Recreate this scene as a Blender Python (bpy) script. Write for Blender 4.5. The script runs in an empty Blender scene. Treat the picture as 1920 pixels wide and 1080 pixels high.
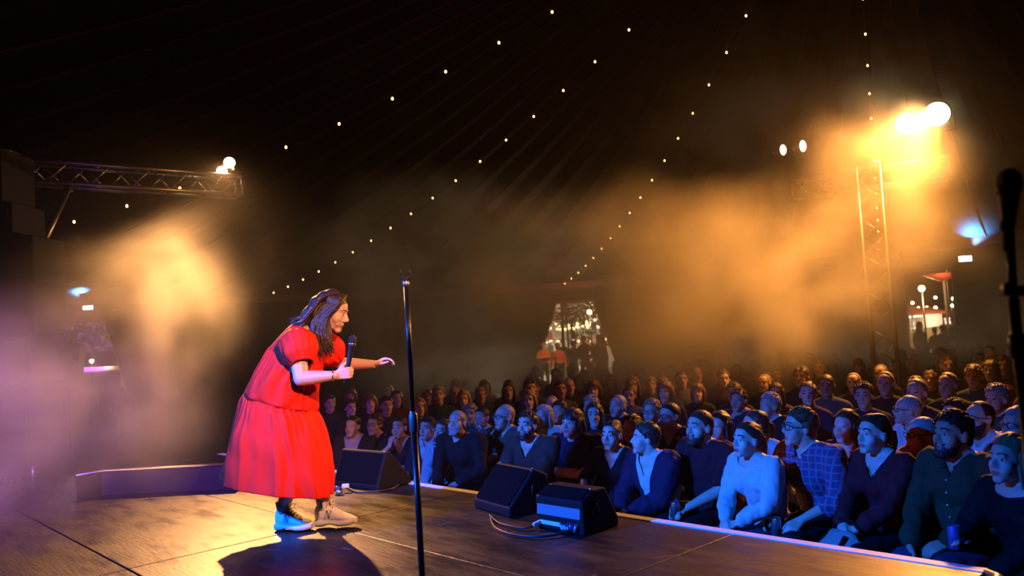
import bpy, bmesh, math, random
import numpy as np
from mathutils import Vector, Matrix, noise as mnoise

random.seed(7)
SC = bpy.context.scene
COL = SC.collection
PI = math.pi

# ---------------------------------------------------------------- camera
FPX, CAM_H = 1500.0, 1.9
PITCH, ROLL = math.atan(96 / 1500), math.radians(3.7)
_F = Vector((0, math.cos(PITCH), math.sin(PITCH)))
_U0 = Vector((0, -math.sin(PITCH), math.cos(PITCH)))
_R0 = Vector((1, 0, 0))
CR = _R0 * math.cos(ROLL) - _U0 * math.sin(ROLL)
CU = _U0 * math.cos(ROLL) + _R0 * math.sin(ROLL)
CF = _F
CPOS = Vector((0, 0, CAM_H))
cam_d = bpy.data.cameras.new('camera')
cam = bpy.data.objects.new('camera', cam_d)
COL.objects.link(cam)
cam_d.sensor_width = 36
cam_d.lens = 36 * FPX / 1920
cam_d.clip_start = 0.05
cam_d.clip_end = 300
_m = Matrix((CR, CU, -CF)).transposed().to_4x4()
_m.translation = CPOS
cam.matrix_world = _m
cam_d.dof.use_dof = True
cam_d.dof.focus_distance = 5.1
cam_d.dof.aperture_fstop = 2.2
SC.camera = cam


def ray(px, py):
    return CF + CR * ((px - 960) / FPX) + CU * ((540 - py) / FPX)


def at(px, py, Y):
    """world point seen at a photo position, at distance Y into the tent"""
    d = ray(px, py)
    return CPOS + d * (Y / d.y)


def atz(px, py, z):
    d = ray(px, py)
    return CPOS + d * ((z - CAM_H) / d.z)


# stage axes: SU runs along the front edge of the stage, SN points out to the audience
_A = math.radians(47.5)
SU = Vector((math.cos(_A), -math.sin(_A), 0))
SN = Vector((math.sin(_A), math.cos(_A), 0))
STAGE_Z = 0.8


def un(u, n, z=0.0):
    return SU * u + SN * n + Vector((0, 0, z))


# ---------------------------------------------------------------- world, exposure, stage light
SC.view_settings.view_transform = 'Standard'
SC.view_settings.look = 'None'
SC.view_settings.exposure = 0.0
SC.view_settings.gamma = 1.0
SC.view_settings.use_curve_mapping = False
SC.cycles.max_bounces = 3
SC.cycles.diffuse_bounces = 1
SC.cycles.glossy_bounces = 1
SC.cycles.transmission_bounces = 2
SC.cycles.transparent_max_bounces = 8
SC.cycles.volume_bounces = 0
SC.cycles.volume_step_rate = 4.0
SC.cycles.volume_max_steps = 64
SC.cycles.use_adaptive_sampling = True
SC.cycles.adaptive_threshold = 0.02
SC.cycles.adaptive_min_samples = 16
SC.cycles.sample_clamp_indirect = 4.0
SC.cycles.caustics_reflective = False
SC.cycles.caustics_refractive = False

W = bpy.data.worlds.new('night')
SC.world = W
W.use_nodes = True
W.node_tree.nodes['Background'].inputs[0].default_value = (0.30, 0.26, 0.5, 1)
W.node_tree.nodes['Background'].inputs[1].default_value = 0.0022


def spot(name, loc, target, color, power, angle, blend=0.6, size=0.12):
    d = bpy.data.lights.new(name, 'SPOT')
    d.color = color
    d.energy = power
    d.spot_size = math.radians(angle)
    d.spot_blend = blend
    d.shadow_soft_size = size
    o = bpy.data.objects.new(name, d)
    COL.objects.link(o)
    o.location = loc
    o.rotation_euler = (Vector(target) - Vector(loc)).to_track_quat('-Z', 'Y').to_euler()
    return o


def point(name, loc, color, power, size=0.1):
    d = bpy.data.lights.new(name, 'POINT')
    d.color = color
    d.energy = power
    d.shadow_soft_size = size
    o = bpy.data.objects.new(name, d)
    COL.objects.link(o)
    o.location = loc
    return o


PERF = Vector((-1.3, 4.97, STAGE_Z))                     # where the performer stands
FLOOD_R = at(1735, 218, 10.8)
FLOOD_L = at(425, 313, 10.8)
AMBER = (1.0, 0.50, 0.16)
spot('flood_right_light', FLOOD_R - Vector((0.25, 0.50, 0.10)), (0.8, 7.2, 0.3), (1.0, 0.345, 0.055), 3200, 108, 1.0, 0.10)
spot('flood_left_light', FLOOD_L + Vector((0.06, -0.22, -0.03)), PERF + Vector((-0.95, -0.4, 0.0)), (1.0, 0.43, 0.13), 3900, 48, 1.0, 0.08)
# stage wash hung over the wings, behind and beside the photographer
bw = spot('blue_wash_light', (-5.4, 1.4, 4.3), (0.6, 6.0, 0.3), (0.002, 0.125, 1.0), 8200, 28, 1.0, 0.15)
bw.scale = (1.9, 1.0, 1.0)
spot('blue_side_light', (-4.6, 0.8, 4.2), (-4.3, 6.6, 0.8), (0.30, 0.08, 0.95), 6500, 40, 1.0, 0.15)
spot('warm_front_light', (1.3, 0.5, 4.2), PERF + Vector((0.05, 0, 1.0)), (1.0, 0.44, 0.24), 2000, 23, 0.8, 0.12)

# ---------------------------------------------------------------- helpers
MATS = {}


def mat(name, color, rough=0.6, metal=0.0, emit=None, estr=0.0, var=0.0, vscale=8.0, bump=0.0, bscale=60.0, spec=0.5, alpha=1.0):
    """procedural principled material with optional noise in colour and relief"""
    if name in MATS:
        return MATS[name]
    m = bpy.data.materials.new(name)
    m.use_nodes = True
    nt = m.node_tree
    b = nt.nodes['Principled BSDF']
    b.inputs['Base Color'].default_value = (*color, 1)
    b.inputs['Roughness'].default_value = rough
    b.inputs['Metallic'].default_value = metal
    b.inputs['Specular IOR Level'].default_value = spec
    if emit:
        b.inputs['Emission Color'].default_value = (*emit, 1)
        b.inputs['Emission Strength'].default_value = estr
    if alpha < 1:
        b.inputs['Alpha'].default_value = alpha
    if var or bump:
        tc = nt.nodes.new('ShaderNodeTexCoord')
    if var:
        n = nt.nodes.new('ShaderNodeTexNoise')
        n.inputs['Scale'].default_value = vscale
        n.inputs['Detail'].default_value = 3
        nt.links.new(tc.outputs['Object'], n.inputs['Vector'])
        mx = nt.nodes.new('ShaderNodeMix')
        mx.data_type = 'RGBA'
        mx.inputs['A'].default_value = (*[c * (1 - var) for c in color], 1)
        mx.inputs['B'].default_value = (*[min(1, c * (1 + var)) for c in color], 1)
        nt.links.new(n.outputs['Fac'], mx.inputs['Factor'])
        nt.links.new(mx.outputs['Result'], b.inputs['Base Color'])
    if bump:
        n2 = nt.nodes.new('ShaderNodeTexNoise')
        n2.inputs['Scale'].default_value = bscale
        n2.inputs['Detail'].default_value = 2
        nt.links.new(tc.outputs['Object'], n2.inputs['Vector'])
        bp = nt.nodes.new('ShaderNodeBump')
        bp.inputs['Strength'].default_value = bump
        bp.inputs['Distance'].default_value = 0.01
        nt.links.new(n2.outputs['Fac'], bp.inputs['Height'])
        nt.links.new(bp.outputs['Normal'], b.inputs['Normal'])
    if emit:
        m.cycles.emission_sampling = 'NONE'   # lamps that must light their surroundings get a light object as well
    MATS[name] = m
    return m


class MB:
    """collects shapes; build() links them as one mesh object"""

    def __init__(self):
        self.v, self.f, self.mi = [], [], []
        self.k = 0

    def add(self, verts, faces):
        o = len(self.v)
        self.v.extend(Vector(p) for p in verts)
        self.f.extend([tuple(i + o for i in f) for f in faces])
        self.mi.extend([self.k] * len(faces))
        return self

    def box(self, c, s, rot=None):
        c = Vector(c)
        R = rot or Matrix.Identity(3)
        vs = [c + R @ Vector((x * s[0] / 2, y * s[1] / 2, z * s[2] / 2)) for x in (-1, 1) for y in (-1, 1) for z in (-1, 1)]
        return self.add(vs, [(0, 1, 3, 2), (4, 6, 7, 5), (0, 4, 5, 1), (2, 3, 7, 6), (0, 2, 6, 4), (1, 5, 7, 3)])

    def bar(self, a, b, w, h=None, up=(0, 0, 1)):
        a, b = Vector(a), Vector(b)
        d = (b - a)
        L = d.length
        if L < 1e-6:
            return self
        y = d / L
        x = y.cross(Vector(up))
        if x.length < 1e-4:
            x = y.cross(Vector((1, 0, 0)))
        x.normalize()
        z = x.cross(y)
        return self.box((a + b) / 2, (w, L, h or w), Matrix((x, y, z)).transposed())

    def tube(self, pts, r, seg=8, cap=True):
        """swept round tube; r is a number or a list per point"""
        pts = [Vector(p) for p in pts]
        n = len(pts)
        rs = r if isinstance(r, (list, tuple)) else [r] * n
        vs, fs = [], []
        prev = None
        for i, p in enumerate(pts):
            t = (pts[min(i + 1, n - 1)] - pts[max(i - 1, 0)])
            t = t.normalized() if t.length > 1e-9 else Vector((0, 0, 1))
            if prev is None:
                a = t.cross(Vector((0, 0, 1)))
                if a.length < 1e-3:
                    a = t.cross(Vector((1, 0, 0)))
            else:
                a = prev - t * prev.dot(t)
            a.normalize()
            prev = a
            b = t.cross(a)
            for k in range(seg):
                g = 2 * PI * k / seg
                vs.append(p + (a * math.cos(g) + b * math.sin(g)) * rs[i])
        for i in range(n - 1):
            for k in range(seg):
                k2 = (k + 1) % seg
                fs.append((i * seg + k, i * seg + k2, (i + 1) * seg + k2, (i + 1) * seg + k))
        if cap:
            fs.append(tuple(reversed(range(seg))))
            fs.append(tuple((n - 1) * seg + k for k in range(seg)))
        return self.add(vs, fs)

    def cyl(self, a, b, r, r2=None, seg=16):
        return self.tube([a, b], [r, r if r2 is None else r2], seg)

    def lathe(self, a, axis, prof, seg=20):
        """prof: list of (distance along axis, radius)"""
        ax = Vector(axis).normalized()
        return self.tube_exact([Vector(a) + ax * d for d, _ in prof], [r for _, r in prof], ax, seg)

    def tube_exact(self, pts, rs, ax, seg):
        a = ax.cross(Vector((0, 0, 1)))
        if a.length < 1e-3:
            a = ax.cross(Vector((1, 0, 0)))
        a.normalize()
        b = ax.cross(a)
        vs, fs = [], []
        for p, r in zip(pts, rs):
            for k in range(seg):
                g = 2 * PI * k / seg
                vs.append(p + (a * math.cos(g) + b * math.sin(g)) * max(r, 1e-5))
        for i in range(len(pts) - 1):
            for k in range(seg):
                k2 = (k + 1) % seg
                fs.append((i * seg + k, i * seg + k2, (i + 1) * seg + k2, (i + 1) * seg + k))
        fs.append(tuple(reversed(range(seg))))
        fs.append(tuple((len(pts) - 1) * seg + k for k in range(seg)))
        return self.add(vs, fs)

    def ell(self, c, r, rot=None, seg=16, rings=10):
        c = Vector(c)
        R = rot or Matrix.Identity(3)
        if not hasattr(r, '__len__'):
            r = (r, r, r)
        vs = [c + R @ Vector((0, 0, -r[2]))]
        for i in range(1, rings):
            t = -PI / 2 + PI * i / rings
            for k in range(seg):
                g = 2 * PI * k / seg
                vs.append(c + R @ Vector((r[0] * math.cos(t) * math.cos(g), r[1] * math.cos(t) * math.sin(g), r[2] * math.sin(t))))
        vs.append(c + R @ Vector((0, 0, r[2])))
        fs = []
        for k in range(seg):
            fs.append((0, 1 + (k + 1) % seg, 1 + k))
        for i in range(rings - 2):
            for k in range(seg):
                k2 = (k + 1) % seg
                fs.append((1 + i * seg + k, 1 + i * seg + k2, 1 + (i + 1) * seg + k2, 1 + (i + 1) * seg + k))
        top = len(vs) - 1
        o = 1 + (rings - 2) * seg
        for k in range(seg):
            fs.append((o + k, o + (k + 1) % seg, top))
        return self.add(vs, fs)

    def cap(self, a, b, ra, rb, seg=12):
        """tapered limb segment with round ends"""
        a, b = Vector(a), Vector(b)
        self.ell(a, ra, seg=seg, rings=8)
        self.ell(b, rb, seg=seg, rings=8)
        if (b - a).length > 1e-5:
            self.tube([a, b], [ra, rb], seg)
        return self

    def chain(self, pts, rs, seg=12):
        for i in range(len(pts) - 1):
            self.cap(pts[i], pts[i + 1], rs[i], rs[i + 1], seg)
        return self

    def prism(self, poly, ext):
        """poly: list of points; ext: extrusion vector"""
        n = len(poly)
        ext = Vector(ext)
        vs = [Vector(p) for p in poly] + [Vector(p) + ext for p in poly]
        fs = [tuple(range(n)), tuple(reversed(range(n, 2 * n)))]
        fs += [(i, i + n, (i + 1) % n + n, (i + 1) % n) for i in range(n)]
        return self.add(vs, fs)

    def mesh(self, name, smooth=False):
        me = bpy.data.meshes.new(name)
        me.from_pydata([tuple(p) for p in self.v], [], self.f)
        me.update()
        if any(self.mi):
            me.polygons.foreach_set('material_index', self.mi)
        bm = bmesh.new()
        bm.from_mesh(me)
        bmesh.ops.recalc_face_normals(bm, faces=bm.faces)
        bm.to_mesh(me)
        bm.free()
        if smooth:
            me.polygons.foreach_set('use_smooth', [True] * len(me.polygons))
        return me

    def build(self, name, mats, parent=None, smooth=False, bevel=0.0):
        me = self.mesh(name, smooth)
        o = link(name, me, mats, parent)
        if bevel:
            md = o.modifiers.new('bevel', 'BEVEL')
            md.width = bevel
            md.segments = 2
            md.limit_method = 'ANGLE'
            md.angle_limit = math.radians(40)
        return o


def link(name, me, mats, parent=None):
    o = bpy.data.objects.new(name, me)
    COL.objects.link(o)
    for m in (mats if isinstance(mats, (list, tuple)) else [mats]):
        if m is not None:
            me.materials.append(m)
    if parent is not None:
        set_parent(o, parent)
    return o


def set_parent(o, parent):
    """meshes are modelled in world space, so undo the parent's own placement"""
    o.parent = parent
    mw = Matrix.LocRotScale(parent.location, parent.rotation_euler, parent.scale)
    if parent.parent is None:
        o.matrix_parent_inverse = mw.inverted()
    else:
        pm = Matrix.LocRotScale(parent.parent.location, parent.parent.rotation_euler, parent.parent.scale)
        o.matrix_parent_inverse = mw.inverted()


def tag(o, label=None, cat=None, group=None, kind=None):
    if label:
        o['label'] = label
    if cat:
        o['category'] = cat
    if group:
        o['group'] = group
    if kind:
        o['kind'] = kind
    return o


def thing(name, loc, label, cat, group=None):
    o = bpy.data.objects.new(name, None)
    o.empty_display_size = 0.1
    COL.objects.link(o)
    o.location = loc
    return tag(o, label, cat, group)


def rotz(a):
    return Matrix.Rotation(a, 3, 'Z')
# ================================================================ THE SETTING
# ---- stage floor: painted plywood panels, 2.27 x 1.17 m, joints recessed
def stage_material():
    m = bpy.data.materials.new('stage_paint')
    m.use_nodes = True
    nt = m.node_tree
    b = nt.nodes['Principled BSDF']
    tc = nt.nodes.new('ShaderNodeTexCoord')
    geo = nt.nodes.new('ShaderNodeNewGeometry')
    mp = nt.nodes.new('ShaderNodeMapping')
    mp.inputs['Rotation'].default_value = (0, 0, _A)
    nt.links.new(geo.outputs['Position'], mp.inputs['Vector'])

    def nz(scale, detail, sx=1, sy=1, rough=0.6):
        m2 = nt.nodes.new('ShaderNodeMapping')
        m2.inputs['Scale'].default_value = (sx, sy, 1)
        nt.links.new(mp.outputs['Vector'], m2.inputs['Vector'])
        n = nt.nodes.new('ShaderNodeTexNoise')
        n.inputs['Scale'].default_value = scale
        n.inputs['Detail'].default_value = detail
        n.inputs['Roughness'].default_value = rough
        nt.links.new(m2.outputs['Vector'], n.inputs['Vector'])
        return n.outputs['Fac']

    def ramp(src, stops):
        r = nt.nodes.new('ShaderNodeValToRGB')
        cr = r.color_ramp
        cr.elements[0].position, cr.elements[0].color = stops[0][0], (*stops[0][1], 1)
        cr.elements[1].position, cr.elements[1].color = stops[-1][0], (*stops[-1][1], 1)
        for p, c in stops[1:-1]:
            e = cr.elements.new(p)
            e.color = (*c, 1)
        nt.links.new(src, r.inputs['Fac'])
        return r.outputs['Color']

    def mix(kind, a, bb, fac=1.0):
        x = nt.nodes.new('ShaderNodeMix')
        x.data_type = 'RGBA'
        x.blend_type = kind
        if isinstance(fac, float):
            x.inputs['Factor'].default_value = fac
        else:
            nt.links.new(fac, x.inputs['Factor'])
        nt.links.new(a, x.inputs['A'])
        if isinstance(bb, tuple):
            x.inputs['B'].default_value = (*bb, 1)
        else:
            nt.links.new(bb, x.inputs['B'])
        return x.outputs['Result']
    base = ramp(nz(2.6, 8, 0.6, 1.0, 0.7), [(0.32, (0.007, 0.006, 0.006)), (0.52, (0.019, 0.0135, 0.012)), (0.74, (0.046, 0.032, 0.026))])
    grain = ramp(nz(34, 5, 0.08, 1.0), [(0.42, (0.45, 0.45, 0.45)), (0.66, (1, 1, 1))])
    c = mix('MULTIPLY', base, grain, 0.8)
    dust = ramp(nz(90, 5, 0.5, 1.0, 0.75), [(0.60, (0, 0, 0)), (0.78, (1, 1, 1))])
    c = mix('MIX', c, (0.22, 0.17, 0.14), dust)
    # worn scratches
    wv = nt.nodes.new('ShaderNodeTexVoronoi')
    wv.feature = 'DISTANCE_TO_EDGE'
    wv.inputs['Scale'].default_value = 2.3
    m3 = nt.nodes.new('ShaderNodeMapping')
    m3.inputs['Scale'].default_value = (1, 0.4, 1)
    nt.links.new(mp.outputs['Vector'], m3.inputs['Vector'])
    nt.links.new(m3.outputs['Vector'], wv.inputs['Vector'])
    sc = ramp(wv.outputs['Distance'], [(0.0, (0.7, 0.7, 0.7)), (0.012, (0, 0, 0))])
    brk = ramp(nz(3.5, 3), [(0.58, (0, 0, 0)), (0.68, (1, 1, 1))])
    c = mix('MIX', c, (0.30, 0.24, 0.20), mix('MULTIPLY', sc, brk, 1.0))
    nt.links.new(c, b.inputs['Base Color'])
    rr = ramp(nz(7, 5, 0.3, 1.0), [(0.35, (0.30, 0.30, 0.30)), (0.7, (0.55, 0.55, 0.55))])
    nt.links.new(rr, b.inputs['Roughness'])
    bp = nt.nodes.new('ShaderNodeBump')
    bp.inputs['Strength'].default_value = 0.35
    bp.inputs['Distance'].default_value = 0.006
    nt.links.new(nz(60, 4, 0.12, 1.0), bp.inputs['Height'])
    nt.links.new(bp.outputs['Normal'], b.inputs['Normal'])
    MATS['stage_paint'] = m
    return m


stage_material()
mat('black_paint', (0.012, 0.012, 0.014), 0.6)
mat('blue_trim', (0.68, 0.74, 0.82), 0.5, var=0.15, vscale=20)
U_J = [-9.25, -6.97, -4.70, -2.44, -1.24]
N_J = [3.71 - 1.17 * k for k in range(6)]

flo = MB()
flo.box(un(-5.245, 0.785, 0.38), (8.0, 5.85, 0.72), Matrix((SU, SN, Vector((0, 0, 1)))).transposed())
stage = flo.build('floor_stage', mat('black_paint', (0, 0, 0)))
tag(stage, kind='structure')
tag(stage, 'black painted stage deck of plywood panels', 'stage')
SM = Matrix((SU, SN, Vector((0, 0, 1)))).transposed()
for i in range(len(U_J) - 1):
    for j in range(5):
        a, b2 = U_J[i] + 0.004, U_J[i + 1] - 0.004
        c0, c1 = N_J[j + 1] + 0.004, N_J[j] - (0.004 if j else 0.0)
        dz = 0.0035 * math.sin(i * 5.1 + j * 3.3)
        p = MB().box(un((a + b2) / 2, (c0 + c1) / 2, STAGE_Z - 0.03 + dz * 0.4), (b2 - a, c1 - c0, 0.06), SM)
        o = p.build('stage_panel', MATS['stage_paint'], stage, bevel=0.004)
# pale strip along the front edge and round the corner
e = MB().box(un(-5.245, 3.735, STAGE_Z - 0.02), (8.0, 0.07, 0.05), SM).build('edge_strip', MATS['blue_trim'], stage, bevel=0.004)
e['label'] = 'pale metal strip along the front stage edge'
cnr = [un(-1.245, 3.735, STAGE_Z - 0.02), un(-1.19, 3.70, STAGE_Z - 0.02), un(-1.17, 3.62, STAGE_Z - 0.02), un(-1.17, 3.2, STAGE_Z - 0.02), un(-1.2, -2.1, STAGE_Z - 0.02)]
MB().tube(cnr, 0.03, 10).build('corner_trim', mat('worn_metal', (0.4, 0.4, 0.42), 0.35, 0.8, var=0.3, vscale=30), stage, smooth=True)

# ---- ground
gnd = MB()
N = 64
gnd.add([(0, 14, 0)] + [(60 * math.cos(2 * PI * k / N), 14 + 60 * math.sin(2 * PI * k / N), 0) for k in range(N)],
        [(0, 1 + k, 1 + (k + 1) % N) for k in range(N)])
tag(gnd.build('floor', mat('trodden_grass', (0.035, 0.035, 0.018), 0.9, var=0.5, vscale=3, bump=0.5, bscale=40)), kind='structure')

# ---- tent: oval wall with three trapezoid doorways, roof rising to a king pole ring
TC, TA, TB, EAVE = Vector((0.8, 12.0, 0)), 14.7, 17.6, 3.84
APEX = Vector((5.655, 11.835, 9.95))


def ring(th, z=0.0, k=1.0):
    return Vector((TC.x + TA * k * math.sin(th), TC.y + TB * k * math.cos(th), z))


def th_of(px, py):
    """wall angle met by a photo ray"""
    d = ray(px, py)
    lo, hi = 5.0, 40.0
    for _ in range(60):
        m2 = (lo + hi) / 2
        p = CPOS + d * m2
        if ((p.x - TC.x) / TA) ** 2 + ((p.y - TC.y) / TB) ** 2 < 1:
            lo = m2
        else:
            hi = m2
    p = CPOS + d * lo
    return math.atan2((p.x - TC.x) / TA, (p.y - TC.y) / TB)


def canvas(name, c1, rough=0.75, bump=0.25):
    return mat(name, c1, rough, var=0.35, vscale=1.2, bump=bump, bscale=4, spec=0.02)


canvas('tent_canvas', (0.006, 0.004, 0.006))
canvas('roof_canvas', (0.009, 0.007, 0.011))
mat('seam_red', (0.10, 0.010, 0.008), 0.8, spec=0.02)
DOORS = []   # (th_left_top, th_right_top, th_left_bottom, th_right_bottom, z_top)
for (xl, xr, bl, br, yt, yb, zt) in ((143, 197, 120, 268, 602, 815, 3.12), (1042, 1112, 995, 1173, 567, 725, 3.12), (1687, 1787, 1712, 1801, 507, 704, 3.12)):
    DOORS.append((th_of(xl, yt), th_of(xr, yt), th_of(bl, yb), th_of(br, yb), zt))


def dth(door, side, z):
    t = min(1.0, z / door[4])
    return door[2 + side] * (1 - t) + door[side] * t


wall_names = ['wall_left', 'wall_far_left', 'wall_far_right', 'wall_right']
spans = [(None, DOORS[0]), (DOORS[0], DOORS[1]), (DOORS[1], DOORS[2]), (DOORS[2], None)]
ZR = [0, 0.8, 1.6, 2.4, 3.12, EAVE + 0.02]
for wn, (da, db) in zip(wall_names, spans):
    w = MB()
    nseg = 90
    vs = []
    for z in ZR:
        a = dth(da, 1, z) if da else -PI
        b2 = dth(db, 0, z) if db else PI
        for i in range(nseg + 1):
            th = a + (b2 - a) * i / nseg
            vs.append(ring(th, z, 1 + 0.006 * math.sin(th * 140) * (1 if 0 < i < nseg else 0)))
    fs = [(r * (nseg + 1) + i, r * (nseg + 1) + i + 1, (r + 1) * (nseg + 1) + i + 1, (r + 1) * (nseg + 1) + i) for r in range(len(ZR) - 1) for i in range(nseg)]
    w.add(vs, fs)
    o = w.build(wn, MATS['tent_canvas'], smooth=True)
    tag(o, kind='structure')
for k, d in enumerate(DOORS):
    w = MB()
    vs = []
    for z in (d[4], EAVE + 0.02):
        for i in range(9):
            vs.append(ring(d[0] + (d[1] - d[0]) * i / 8, z))
    w.add(vs, [(i, i + 1, i + 10, i + 9) for i in range(8)])
    o = w.build('door_%d' % (k + 1), MATS['tent_canvas'], smooth=True)
    tag(o, kind='structure')
    fr = MB()
    for s in (0, 1):
        fr.tube([ring(dth(d, s, z), z, 0.998) for z in (0, 1.5, 3.12)], 0.045, 8)
    fr.tube([ring(d[0] + (d[1] - d[0]) * i / 8, d[4], 0.998) for i in range(9)], 0.04, 8)
    fr.build('door_edge', mat('door_piping', (0.16, 0.06, 0.04), 0.6), o, smooth=True)

NS = 64
RT = [0, 0.04, 0.1, 0.18, 0.28, 0.4, 0.52, 0.64, 0.76, 0.86, 0.94, 1.0]


def roof_pt(th, t, drop=0.0):
    e = ring(th, EAVE, 1.0)
    a = APEX + Vector((math.sin(th), math.cos(th), 0)) * 0.5
    p = a + (e - a) * t
    p.z -= 4 * 0.85 * t * (1 - t) + drop
    return p


rf = MB()
vs = [roof_pt(2 * PI * k / (NS * 2), t, 0.0 if k % 2 == 0 else -0.10 * 4 * t * (1 - t)) for t in RT for k in range(NS * 2)]
M2 = NS * 2
rf.add(vs, [(r * M2 + k, r * M2 + (k + 1) % M2, (r + 1) * M2 + (k + 1) % M2, (r + 1) * M2 + k) for r in range(len(RT) - 1) for k in range(M2)])
rf.add([roof_pt(2 * PI * k / 32, 0) for k in range(32)], [tuple(range(32))])
roof = rf.build('ceiling', MATS['roof_canvas'])
tag(roof, kind='structure')
for k in range(NS):
    th = 2 * PI * k / NS
    # keep to the seams in front of the photographer
    if math.cos(th) < -0.35:
        continue
    MB().tube([roof_pt(th, t, 0.02) for t in RT], 0.016, 6).build('roof_seam', MATS['seam_red'], roof, smooth=True)
# scalloped red valance where roof meets wall
vb = MB()
vv = []
nn = 240
for i in range(nn + 1):
    th = -1.9 + 3.8 * i / nn
    vv += [ring(th, EAVE + 0.05, 0.992), ring(th, EAVE - 0.20 - 0.05 * abs(math.sin(th * 60)), 0.990)]
vb.add(vv, [(2 * i, 2 * i + 2, 2 * i + 3, 2 * i + 1) for i in range(nn)])
o = vb.build('trim_1', mat('valance_red', (0.10, 0.012, 0.008), 0.7))
tag(o, kind='structure')

# ---- festoon strings under the roof
mat('bulb_glow', (1, 0.7, 0.3), 0.3, emit=(1.0, 0.45, 0.12), estr=14)
mat('wire_black', (0.01, 0.01, 0.01), 0.5)
bulb_mesh = MB().ell((0, 0, -0.035), (0.017, 0.017, 0.022), seg=10, rings=7).mesh('bulb', True)
bulb_mesh.materials.append(MATS['bulb_glow'])
sock_mesh = MB().cyl((0, 0, 0.03), (0, 0, -0.01), 0.014, seg=8).mesh('socket')
sock_mesh.materials.append(MATS['wire_black'])
STR_A = Vector((5.655, 11.835, 9.773))


def cat_pt(E, s, t):
    p = STR_A + (E - STR_A) * t
    p.z -= 4 * s * t * (1 - t)
    return p


def festoon(E, s, ts, label):
    root = thing('festoon_string', tuple(E), label, 'string lights', 'festoon strings under the tent roof')
    MB().tube([cat_pt(E, s, i / 40) + Vector((0, 0, 0.03)) for i in range(41)], 0.006, 5).build('wire', MATS['wire_black'], root)
    for t in ts:
        p = cat_pt(E, s, t)
        for nm, me in (('bulb', bulb_mesh), ('socket', sock_mesh)):
            ob = bpy.data.objects.new(nm, me)
            COL.objects.link(ob)
            ob.location = p
            set_parent(ob, root)


festoon(Vector((-8.998, 12.468, 3.839)), 1.053, [0.325 + 0.058 * i for i in range(-2, 11)], 'string of warm bulbs running down behind the left truss')
festoon(Vector((-7.29, 24.42, 3.82)), 0.944, [0.241 + 0.759 * i / 16 for i in range(-2, 17)], 'string of warm bulbs dropping toward the wall behind the performer')
festoon(Vector((1.936, 29.146, 3.835)), 1.004, [0.2 + 0.8 * i / 16 for i in range(-2, 17)], 'string of warm bulbs dropping to the central lit doorway')
festoon(at(1650, 500, 26.0), 1.0, [0.25 + 0.05 * i for i in range(-2, 16)], 'string of warm bulbs above the right truss tower')
# ================================================================ PEOPLE: shapes grown as one skin (voxel union + smoothing)
TMP = bpy.data.scenes.new('scratch')
_DEBUG_LOWRES = 1.0


def grow(mb, voxel, smooth=4, factor=0.5):
    """fuse the collected volumes into one continuous surface"""
    me = mb.mesh('grow')
    ob = bpy.data.objects.new('grow', me)
    TMP.collection.objects.link(ob)
    md = ob.modifiers.new('r', 'REMESH')
    md.mode = 'VOXEL'
    md.voxel_size = voxel
    md.use_smooth_shade = True
    sm = ob.modifiers.new('s', 'SMOOTH')
    sm.factor = factor
    sm.iterations = smooth
    vl = TMP.view_layers[0]
    vl.update()
    dg = vl.depsgraph
    out = bpy.data.meshes.new_from_object(ob.evaluated_get(dg))
    bpy.data.objects.remove(ob)
    bpy.data.meshes.remove(me)
    out.materials.clear()
    return out


def verts_np(me):
    a = np.empty(len(me.vertices) * 3, np.float32)
    me.vertices.foreach_get('co', a)
    return a.reshape(-1, 3)


def set_verts(me, a):
    me.vertices.foreach_set('co', np.ascontiguousarray(a, np.float32).ravel())
    me.update()


def face_centers(me):
    a = np.empty(len(me.polygons) * 3, np.float32)
    me.polygons.foreach_get('center', a)
    return a.reshape(-1, 3)


def cut(me, kill, even=True):
    """remove the faces marked in the boolean array"""
    bm = bmesh.new()
    bm.from_mesh(me)
    bm.faces.ensure_lookup_table()
    bmesh.ops.delete(bm, geom=[bm.faces[int(i)] for i in np.nonzero(kill)[0]], context='FACES')
    # even out the ragged rim left by the cut
    rim = {}
    for e in bm.edges:
        if len(e.link_faces) == 1:
            a, b = e.verts
            rim.setdefault(a, []).append(b)
            rim.setdefault(b, []).append(a)
    for _ in range(10 if even else 2):
        new = {v: v.co * 0.4 + sum((n.co for n in ns), Vector()) * (0.6 / len(ns)) for v, ns in rim.items()}
        for v, c in new.items():
            v.co = c
    bm.to_mesh(me)
    bm.free()
    return me


def wrinkle(me, amp, scale, seed=0.0, sx=1, sy=1, sz=1):
    vs = verts_np(me)
    nr = np.empty(len(me.vertices) * 3, np.float32)
    me.vertices.foreach_get('normal', nr)
    nr = nr.reshape(-1, 3)
    d = np.array([mnoise.noise((float(p[0]) * scale * sx + seed, float(p[1]) * scale * sy + seed * 2, float(p[2]) * scale * sz)) for p in vs], np.float32)
    set_verts(me, vs + nr * (d * amp)[:, None])


def to_local(a, M):
    """world/body points -> head space"""
    Mi = np.array(M.inverted(), np.float64)
    return a @ Mi[:3, :3].T + Mi[:3, 3]


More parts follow.
